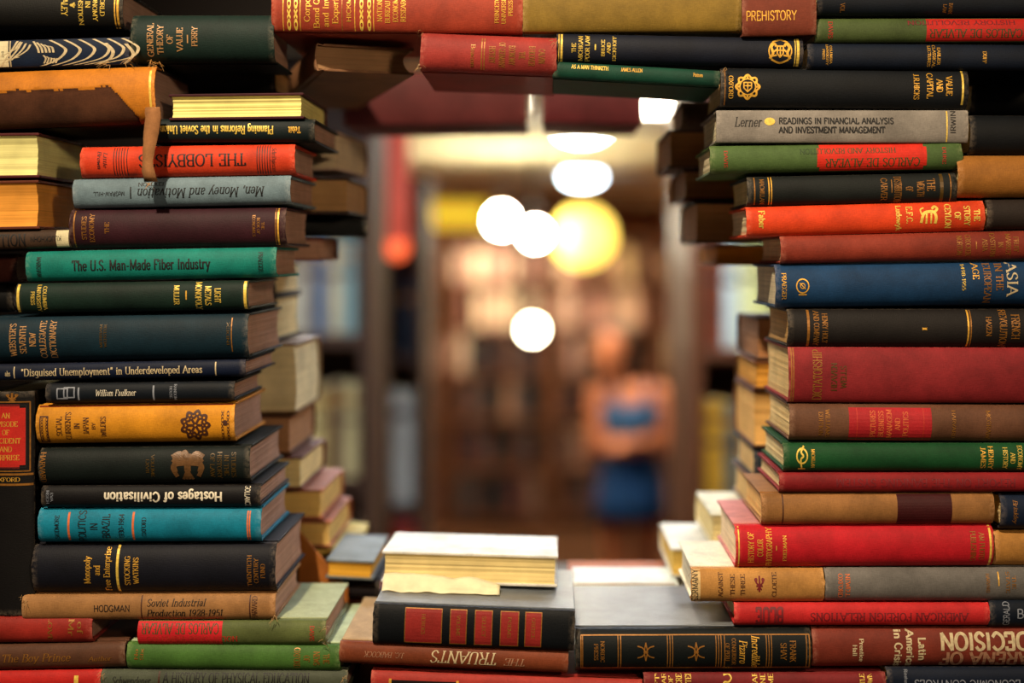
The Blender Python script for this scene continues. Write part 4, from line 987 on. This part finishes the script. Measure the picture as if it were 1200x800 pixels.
for k, (a, c) in enumerate(((690.5, 700), (701, 742), (743, 790))):
    sb(('topmost', 'middle', 'lowest')[k] + ' book of the low pile behind the panelled black book', 668, 790, a, c, a, c, ('#a85a30', '#3a2c26', '#2c2420')[k], Y=1.378 if k == 0 else 1.385, D=.13)
sb('grey-topped book with golden page edges, left on the sill', 381, 437, 656, 677, 656, 680, '#3c4044', Y=1.36, face='fore', D=.13, pg='#e0a838', bcol='#70787a', bulge=.12)
sb('dark book with a pink corner, under the golden-edged book on the sill', 400, 445, 681, 702, 681, 702, '#2a1c1c', Y=1.37, D=.12, pg='#c88a84')
for k, (a, c) in enumerate(((703, 745), (746, 792))):
    sb(('upper', 'lower')[k] + ' book of the low pile behind the rust-brown book', 400, 640, a, c, a, c, ('#8a4a20', '#3a2a20')[k], Y=1.385, D=.13)
# a detached tan cover board standing on edge, its corner pointing up
pa, pb, pc, pd = P(350, 622, 1.385), P(407, 690, 1.365), P(350, 714, 1.385), P(407, 714, 1.365)
vs = [tuple(p) for p in (pa, pb, pd, pc)] + [tuple(p + Vector((.001, .0026, 0))) for p in (pa, pb, pd, pc)]
fs = [(0, 3, 2, 1), (4, 5, 6, 7), (0, 1, 5, 4), (1, 2, 6, 5), (2, 3, 7, 6), (3, 0, 4, 7)]
o = mesh_obj('cover_board', vs, fs, plain('tan_card', '#a8642c', .85, 40, .2, .15))
tag(o, 'tan triangular cover board leaning behind the olive green book', 'cardboard')

# ================================================================== the room beyond (out of focus)
PAL = ['#7a2a22', '#8a4a34', '#c8a878', '#d8c8a0', '#3a2a26', '#5a2f28', '#a86a50', '#2c3a4a', '#6a7a6a', '#b89070', '#4a2020', '#c87a4a', '#e0d4b8', '#384a40', '#9a7a72']
page_m = pages('#d8c090')
# one shared far-book mesh: rounded cloth back with a recessed page block
def far_mesh():
    bm = bmesh.new()
    pr = [(.5, 1), (.5, .12), (.42, .03), (.2, 0), (-.2, 0), (-.42, .03), (-.5, .12), (-.5, 1), (-.42, 1), (-.42, .15), (.42, .15), (.42, 1)]
    lo = [bm.verts.new((x, y, 0)) for x, y in pr]; hi = [bm.verts.new((x, y, 1)) for x, y in pr]
    n = len(pr)
    for i in range(n):
        bm.faces.new((lo[i], lo[(i + 1) % n], hi[(i + 1) % n], hi[i]))
    for ring, fl in ((lo, True), (hi, False)):
        for q in ((0, 1, 10, 11), (6, 7, 8, 9), (1, 2, 10), (2, 3, 10), (3, 4, 9, 10), (4, 5, 9), (5, 6, 9)):
            f = [ring[k] for k in q]
            bm.faces.new(f if fl else f[::-1])
    k0 = len(bm.faces)
    bm_box(bm, -.42, .42, .15, .97, .015, .985)
    bm.faces.ensure_lookup_table()
    for f in bm.faces[k0:]:
        f.material_index = 1
    bmesh.ops.recalc_face_normals(bm, faces=bm.faces)
    me = bpy.data.meshes.new('shelf_book'); bm.to_mesh(me); bm.free()
    me.materials.append(cloth(PAL[0])); me.materials.append(page_m)
    return me
FAR = far_mesh()
def far_book(x, y, z, wd, h, d, hexc, label, group, lean=0.0, rz=0.0):
    o = bpy.data.objects.new('book', FAR)
    COL.objects.link(o)
    o.location = (x, y, z); o.scale = (wd, d, h); o.rotation_euler = (0, lean, rz)
    o.material_slots[0].link = 'OBJECT'; o.material_slots[0].material = cloth(hexc, .7, .3)
    tag(o, label, 'book', group)
    return o

def bookcase(x0, x1, y, depth, zs, ztop, label, group=None, th=.03, wm=wood):
    c = empty('bookcase', ((x0 + x1) / 2, y, 0)); tag(c, label, 'bookcase', group)
    q = lambda nm, a, b, c0, d, e, f: box_obj(nm, a - (x0 + x1) / 2, b - (x0 + x1) / 2, c0, d, e, f, wm, c, .003)
    q('side_panel', x0, x0 + th, 0, depth, 0, ztop); q('side_panel', x1 - th, x1, 0, depth, 0, ztop)
    q('back_panel', x0 + th, x1 - th, depth - .012, depth, 0, ztop)
    for z in zs:
        q('shelf', x0 + th, x1 - th, .005, depth - .012, z - th, z)
    q('top_panel', x0 - .01, x1 + .01, -.01, depth, ztop, ztop + th)
    return c

def fill(x0, x1, y, z, hmax, labels, group, pal, wr=(.022, .05), gap=.0, skip=0.08, d=.18):
    x = x0
    while x < x1 - wr[1]:
        wd = random.uniform(*wr)
        if random.random() < skip:
            x += random.uniform(.04, .12); continue
        h = hmax * random.uniform(.74, .96)
        far_book(x + wd / 2, y + random.uniform(.005, .03), z, wd * .97, h, d * random.uniform(.8, 1), random.choice(pal), labels, group)
        x += wd + gap

# far cases across the back of the aisle
YC = 9.0
lv = [.10, .44, .78, 1.10, 1.42, 1.74]
cases = [(-1.75, -.72), (-.69, .02), (.05, .78), (.81, 1.7)]
names = ['leftmost of the four tall brown bookcases far behind the opening', 'second from left of the tall bookcases far behind the opening', 'tall bookcase far behind the opening, beside the person', 'rightmost of the tall brown bookcases far behind the opening']
for (a, b), nm in zip(cases, names):
    bookcase(a, b, YC, .30, lv, 2.04, nm, 'tall bookcases across the back')
warm = ['#3a1c18', '#4a2a24', '#241a1a', '#5a3a34', '#2c2a30', '#4a2622', '#6a4a40', '#30363a', '#1c1616', '#5a2a24', '#8a6a58']
pale = ['#d8b8a0', '#c89a88', '#b88878', '#e0c8a8', '#a87868', '#c8a890', '#8a5a50']
for ci, (a, b) in enumerate([cases[1], cases[2], (-1.1, cases[0][1]), (cases[3][0], 1.15)]):
    for li, z in enumerate(lv):
        top = (lv + [2.04])[li + 1]
        fill(a + .035, b - .035, YC, z, top - z - .03, 'blurred book on shelf %s of the %s far bookcase' % (('one at the foot', 'two', 'three', 'four', 'five', 'six at the top')[li], ('left middle', 'right middle', 'leftmost', 'rightmost')[ci]),
             'books on the far bookcases', pale if li >= 4 else (warm + pale[1:4] if li == 3 else warm), wr=(.028, .055))
# near left case: dark shelves with tall cream books
YL = 3.5
cl = lambda px, Y: (px - HX) / F * Y
zl = [P(0, 720, YL).z, P(0, 560, YL).z, P(0, 391, YL).z, P(0, 215, YL).z]
xs0, xs1 = -1.55, cl(437, YL)
bookcase(xs0, xs1, YL, .32, zl, P(0, 190, YL).z + .35, 'dark wooden bookcase on the left, seen past the left stack', th=.035, wm=plain('dark_case_wood', '#4a3020', .6, 3, .35, .3, (14, 14, 1)))
ORD = ['first', 'second', 'third', 'fourth', 'fifth', 'sixth', 'seventh', 'eighth', 'ninth', 'tenth', 'eleventh', 'twelfth', 'thirteenth', 'fourteenth', 'fifteenth', 'sixteenth', 'seventeenth', 'eighteenth', 'nineteenth', 'twentieth']
def near_row(x0, x1, Y, z, h, pal, label, grp, wr, end='right'):
    x, k, made = x0, 0, []
    while x < x1 - wr[0]:
        wd = min(random.uniform(*wr), x1 - x)
        hh = h * random.uniform(.9, 1.0)
        made.append(book(label, hh, .17, wd, (x + wd, Y + .02, z + hh / 2), (0, -PI / 2, 0), pal[k % len(pal)], group=grp, pg='#d8c090', marks=[('p', hh * .3, hh * .38, .05, .95, 'f', 'band'), ('p', hh * .1, hh * .16, .05, .95, 'd', 'band')]))
        x += wd + .001; k += 1
    for i, o in enumerate(reversed(made) if end == 'right' else made):
        o['label'] = label + ', ' + ORD[i] + ' from its ' + end + ' end'
near_row(xs1 - .52, xs1 - .04, YL, zl[2], .27, ['#c8bca4', '#9a8a74', '#5a6a80', '#c8b48c', '#8aa09a', '#b89c7c', '#4a3a34'], 'blurred book on the upper shelf of the left bookcase', 'books on the upper left shelf', (.028, .045))
near_row(xs1 - .52, xs1 - .04, YL, zl[1], .265, ['#d8c488', '#e0cc90', '#c8aa6a', '#6a4a30', '#d0b880', '#a88a58'], 'blurred book on the middle shelf of the left bookcase', 'books on the middle left shelf', (.035, .055))
near_row(xs1 - .52, xs1 - .04, YL, zl[0], .25, ['#5a3a28', '#3a2a20', '#6a4a30', '#2a3030'], 'blurred book on the lower shelf of the left bookcase', 'books on the lower left shelf', (.03, .05))
# narrow case beside it
YN = 4.2
xa, xb = cl(440, YN), cl(497, YN)
zn = [P(0, 660, YN).z, P(0, 592, YN).z, P(0, 418, YN).z]
bookcase(xa, xb, YN, .30, zn, P(0, 330, YN).z + .32, 'narrow dark bookcase beside the left bookcase, holding a tall white book', th=.025, wm=MATS['dark_case_wood'])
book('tall white book alone on the narrow left bookcase', .37, .18, .075, (cl(483, YN), YN + .02, zn[1] + .185), (0, -PI / 2, 0), '#d8d6c8', marks=[('p', .1, .13, .1, .9, 'd', 'band')])
book('dark slate book standing on the upper shelf of the narrow left bookcase', .26, .17, .05, (cl(484, YN), YN + .02, zn[2] + .13), (0, -PI / 2, 0), '#2a3440', marks=[('p', .05, .07, .1, .9, 'f', 'band')])
book('short orange-red book at the foot of the narrow left bookcase', .135, .15, .085, (cl(489, YN), YN + .02, zn[0] + .0675), (0, -PI / 2, 0), '#d0501c', marks=[('p', .045, .055, .1, .9, '#5a2a80', 'band')])

# right case close to the opening
YR = 3.1
xr = cl(810, YR)
zr = [P(0, 760, YR).z, P(0, 604, YR).z, P(0, 408, YR).z, P(0, 240, YR).z]
bookcase(xr, xr + .9, YR, .55, zr, P(0, 150, YR).z + .1, 'reddish-brown bookcase on the right, seen past the right stack', th=.03, wm=plain('reddish_case_wood', '#6a3a1e', .5, 3, .35, .35, (14, 14, 1)))
near_row(xr + .035, xr + .22, YR, zr[1], .29, ['#e0a02c', '#6a6a5a', '#d8902a', '#8a5a30', '#c87a28'], 'blurred book on the middle shelf of the right bookcase', 'books on the middle right shelf', (.035, .05), 'left')
near_row(xr + .035, xr + .22, YR, zr[2], .28, ['#7a3a20', '#c8ccc0', '#e8e0a0', '#d8d080', '#9aa0a0'], 'blurred book on the upper shelf of the right bookcase', 'books on the upper right shelf', (.03, .045), 'left')

# ---- lamps of the room
def dome_lamp(px, py, label, rad=.12, hexc='#dff2ff', e=40):
    Y = (CEIL - .035 - CZ) * F / (HY - py)
    c = empty('ceiling_lamp', (cl(px, Y), Y, CEIL)); tag(c, label, 'lamp', 'round ceiling lamps')
    lathe('rim', [(rad * 1.12, 0), (rad * 1.12, -.02), (rad * 1.0, -.025)], plain('white_enamel', '#e0ddd0', .4, 5, .05), c, 28)
    lathe('diffuser', [(rad, -.02), (rad * .95, -.05), (rad * .7, -.075), (rad * .35, -.088), (.005, -.09)], glow('lamp_' + hexc[1:] + str(e), hexc, e), c, 28)
    return c
dome_lamp(682, 207, 'large cool-white ceiling lamp in the middle of the ceiling', .15)
dome_lamp(682, 152, 'cool-white ceiling lamp half hidden behind the maroon bridging book', .13)
def globe(px, py, Y, rad, label, hexc, e, name='pendant_lamp'):
    p = P(px, py, Y)
    c = empty(name, (p.x, p.y, p.z)); tag(c, label, 'lamp', 'glowing globes down the room')
    lathe('globe', [(.004, -rad)] + [(rad * math.cos(a), rad * math.sin(a)) for a in [math.radians(k) for k in range(-75, 90, 15)]] + [(.004, rad)], glow('globe_' + hexc[1:] + str(e), hexc, e), c, 20)
    lathe('cap', [(rad * .3, rad * .93), (rad * .28, rad * 1.25), (.01, rad * 1.3)], plain('brass', '#8a6a30', .35, 5, .1), c, 14)
    lathe('cord', [(.006, rad * 1.28), (.006, CEIL - p.z)], plain('black_cord', '#101010', .6, 5, .1), c, 8)
    return c
globe(588, 258, 8.5, .075, 'left one of two white pendant globes below the ceiling lamp', '#fff6dc', 170)
globe(627, 274, 8.3, .065, 'right one of two white pendant globes, slightly lower', '#fff6dc', 170)
globe(624, 386, 8.4, .06, 'white pendant globe hanging low in front of the far bookcases', '#fff3cc', 60)
globe(684, 277, 8.65, .2, 'big yellow paper lantern right of the white globes', '#ffdf66', 2.6, 'paper_lantern')
# yellow lit sign on the far wall
o = box_obj('wall_sign', P(485, 0, 15.9).x, P(570, 0, 15.9).x, 15.9, 15.96, P(0, 264, 15.9).z, P(0, 236, 15.9).z, glow('sign_yellow', '#e8c030', 1.3), None, .01)
tag(o, 'long yellow glowing panel high on the far wall', 'sign')
# light panels added overhead to brighten the sill and room, mostly out of view
PANELS = ((2.5, -.52, 'nearest left', '#e4f0ff', 24), (2.5, .44, 'nearest right', '#e4f0ff', 24), (5.6, -.42, 'middle left', '#ffeccc', 60), (5.75, .52, 'middle right', '#fff2dc', 40), (8.6, -2.3, 'far left', '#ffd898', 170), (8.6, 2.3, 'far right', '#ffd898', 170), (12.0, -2.3, 'rearmost left', '#ffe0a8', 170), (12.0, 2.3, 'rearmost right', '#ffe0a8', 170))
for (yy, xx, nm, hx, ee) in PANELS:
    c = empty('added_light_panel', (xx, yy, CEIL)); tag(c, nm + ' added rectangular light panel over the room beyond', 'lamp', 'added light panels')
    bm = bmesh.new()
    for (a, b, e, f) in ((-.33, -.3, -.33, .33), (.3, .33, -.33, .33), (-.3, .3, -.33, -.3), (-.3, .3, .3, .33)):
        bm_box(bm, a, b, e, f, -.02, 0)
    bm_obj('frame', bm, plain('white_enamel', '#e0ddd0', .4, 5, .05), c)
    box_obj('diffuser', -.3, .3, -.3, .3, -.012, -.004, glow('panel_light_' + nm.replace(' ', '_'), hx, ee), c)
# tall red hanging lantern
YRD = 4.0
p0, p1 = P(465, 286, YRD), P(465, 118, YRD)
c = empty('hanging_lantern', (p0.x, p0.y, p0.z)); tag(c, 'tall narrow red lantern hanging beside the left stack', 'lamp')
hh = p1.z - p0.z
rr = .04
lathe('shade', [(rr * .7, 0), (rr, .02), (rr * 1.02, hh * .3), (rr, hh * .7), (rr, hh - .02), (rr * .7, hh)], glow('red_lantern', '#c85240', .6), c, 20)
lathe('cord', [(.006, hh), (.006, CEIL - p0.z)], MATS['black_cord'], c, 8)
lathe('bulb', [(.004, -.05), (.03, -.035), (.04, 0), (.03, .01)], glow('red_bulb', '#ff6a3c', 1.6), c, 14)

# ================================================================== the person
PX, PY = cl(738, 6.3), 6.3
skin = plain('skin', '#a8623c', .5, 12, .1, .35)
per = empty('person', (PX, PY, 0)); tag(per, 'person in blue tank top and blue skirt with arms folded', 'person')

def ball(bm, c, r, sx=1, sy=1, sz=1, rot=None):
    m = Matrix.Translation(Vector(c)) @ (rot or Matrix.Identity(4)) @ Matrix.Diagonal((sx, sy, sz, 1))
    bmesh.ops.create_uvsphere(bm, u_segments=16, v_segments=10, radius=r, matrix=m)

def limb(bm, a, b, ra, rb, n=7):
    """a tapered limb as a chain of overlapping balls and a frustum"""
    a, b = Vector(a), Vector(b)
    d = b - a
    m = Matrix.Translation((a + b) / 2) @ d.to_track_quat('Z', 'Y').to_matrix().to_4x4()
    bmesh.ops.create_cone(bm, cap_ends=True, segments=14, radius1=ra, radius2=rb, depth=d.length, matrix=m)
    ball(bm, a, ra); ball(bm, b, rb)

bm = bmesh.new()
# head turned to the left, neck, trunk leaning slightly back to the right
HC = Vector((-.095, -.03, 1.445))
ball(bm, HC + Vector((0, .012, .02)), .083, .9, 1.08, 1.15)
ball(bm, HC + Vector((-.012, -.03, -.045)), .058, .95, .95, 1.15)        # jaw
ball(bm, HC + Vector((-.022, -.098, -.01)), .014, .8, 1.2, 1.5)          # nose
ball(bm, HC + Vector((-.022, -.086, -.058)), .016, 1.4, .7, .6)          # lips
ball(bm, HC + Vector((-.018, -.066, -.095)), .022, 1, .9, .8)            # chin
ball(bm, HC + Vector((.074, .012, -.005)), .022, .5, 1, 1.5); ball(bm, HC + Vector((-.078, .0, -.005)), .022, .5, 1, 1.5)
limb(bm, HC + Vector((.01, .02, -.07)), (-.035, .02, 1.26), .048, .056)
ball(bm, (0, .01, 1.18), .13, 1.12, .75, 1.0); ball(bm, (0, .005, 1.05), .125, 1.0, .75, 1.1); ball(bm, (.01, .01, .93), .125, 1.0, .78, 1.0); ball(bm, (.01, .015, .82), .14, 1.08, .82, .95)
ball(bm, (-.05, -.058, 1.13), .045); ball(bm, (.05, -.058, 1.13), .045)
SL, SR = Vector((-.165, .01, 1.235)), Vector((.165, .01, 1.235))
for s in (SL, SR):
    limb(bm, (s.x * .45, .015, 1.25), s, .05, .052)
EL, ER = Vector((-.165, -.05, 1.0)), Vector((.195, -.04, 1.0))
limb(bm, SL, EL, .05, .037); limb(bm, SR, ER, .05, .037)
WL, WR_ = Vector((.05, -.165, 1.03)), Vector((-.06, -.15, .99))
limb(bm, EL, WL, .038, .026); limb(bm, ER, WR_, .038, .026)
def hand(bm, w, d, up, side):
    """palm and five separate, bent fingers; d points along the hand"""
    d, up = d.normalized(), up.normalized()
    s = d.cross(up).normalized() * side
    palm = w + d * .045
    limb(bm, w, palm, .024, .03)
    ball(bm, palm + s * 0.0, .034, 1, 1, 1)
    for k, ln in enumerate((.062, .074, .07, .055)):
        o = palm + d * .02 + up * (.027 - .018 * k)
        m = o + d * ln * .55 - s * .004
        limb(bm, o, m, .0095, .009); limb(bm, m, m + d * ln * .4 + s * .022, .009, .0075)
    t0 = w + d * .02 + up * .026
    t1 = t0 + d * .03 + up * .022
    limb(bm, t0, t1, .013, .011); limb(bm, t1, t1 + d * .028 + up * .004, .011, .009)
hand(bm, WL, ER - WL + Vector((0, -.03, .01)), Vector((0, -.1, 1)), 1)
hand(bm, WR_, EL - WR_ + Vector((0, -.02, .01)), Vector((0, -.1, 1)), -1)
for s in (-1, 1):
    hip, kn, an = Vector((s * .085 + .01, .015, .80)), Vector((s * .075 + .005, -.005, .44)), Vector((s * .075, .03, .075))
    limb(bm, hip, kn, .085, .052); limb(bm, kn, an, .054, .034)
    ball(bm, (kn + (an - kn) * .3) + Vector((0, .022, 0)), .048, .9, .9, 1.7)
    limb(bm, an + Vector((0, .0, -.03)), an + Vector((s * .015, -.14, -.05)), .036, .028)
body = bm_obj('body', bm, skin, per, True)
rm = body.modifiers.new('skin_surface', 'REMESH'); rm.mode = 'VOXEL'; rm.voxel_size = .0065; rm.use_smooth_shade = True
smd = body.modifiers.new('soft', 'SMOOTH'); smd.factor = .5; smd.iterations = 3

def loft(name, rings, mat, parent, thick=.004, seg=28):
    vs, fs = [], []
    for (cx, cy, z, rx, ry) in rings:
        for k in range(seg):
            a = 2 * PI * k / seg
            vs.append((cx + rx * math.cos(a), cy + ry * math.sin(a), z))
    for i in range(len(rings) - 1):
        for k in range(seg):
            k2 = (k + 1) % seg
            fs.append((i * seg + k, i * seg + k2, (i + 1) * seg + k2, (i + 1) * seg + k))
    o = mesh_obj(name, vs, fs, mat, parent, True)
    md = o.modifiers.new('cloth', 'SOLIDIFY'); md.thickness = thick; md.offset = 1
    return o
top_m = cloth('#28496a', .8, .25); skirt_m = cloth('#0b3766', .8, .25)
tt = loft('tank_top', [(.01, .012, .89, .137, .112), (.01, .006, .96, .137, .112), (.0, .0, 1.04, .138, .115), (0, -.01, 1.12, .148, .122), (0, -.005, 1.17, .150, .112), (0, .008, 1.20, .142, .098)], top_m, per)
for s in (-1, 1):
    bm = bmesh.new()
    limb(bm, (s * .085, -.085, 1.19), (s * .09, -.02, 1.285), .014, .014); limb(bm, (s * .09, -.02, 1.285), (s * .085, .08, 1.19), .014, .014)
    bm_obj('strap', bm, top_m, tt, True)
loft('skirt', [(.01, .012, .955, .136, .112), (.01, .014, .90, .152, .128), (.01, .014, .82, .170, .142), (.008, .012, .72, .178, .150), (.006, .01, .635, .186, .156)], skirt_m, per, .005)
bm = bmesh.new()
ball(bm, HC + Vector((.014, .05, .05)), .09, 1.02, .95, 1.0); ball(bm, HC + Vector((.03, .07, -.02)), .08, 1, .8, 1.3)
limb(bm, HC + Vector((.075, .035, .01)), HC + Vector((.10, .03, -.15)), .04, .03); limb(bm, HC + Vector((-.06, .06, -.02)), HC + Vector((-.045, .07, -.15)), .04, .028)
limb(bm, HC + Vector((.03, .08, -.05)), HC + Vector((.045, .085, -.19)), .06, .04)
hair = bm_obj('hair', bm, plain('dark_hair', '#1c110c', .45, 60, .4, .4, (1, 1, .1)), per, True)
rm = hair.modifiers.new('mass', 'REMESH'); rm.mode = 'VOXEL'; rm.voxel_size = .007; rm.use_smooth_shade = True
for s in (-1, 1):
    bm = bmesh.new(); ball(bm, HC + Vector((-.02 + s * .03, -.078, .005)), .0095, 1.2, .7, .8); bm_obj('eye', bm, plain('dark_eye', '#1a0f0a', .2, 5, .1), per, True)
    bm = bmesh.new()
    limb(bm, (s * .075, .05, .035), (s * .092, -.12, .03), .038, .032); ball(bm, (s * .08, -.03, .015), .04, .95, 2.6, .38)
    o = bm_obj('shoe', bm, plain('brown_leather', '#3a2014', .5, 20, .2), per, True)
    rm = o.modifiers.new('form', 'REMESH'); rm.mode = 'VOXEL'; rm.voxel_size = .006; rm.use_smooth_shade = True
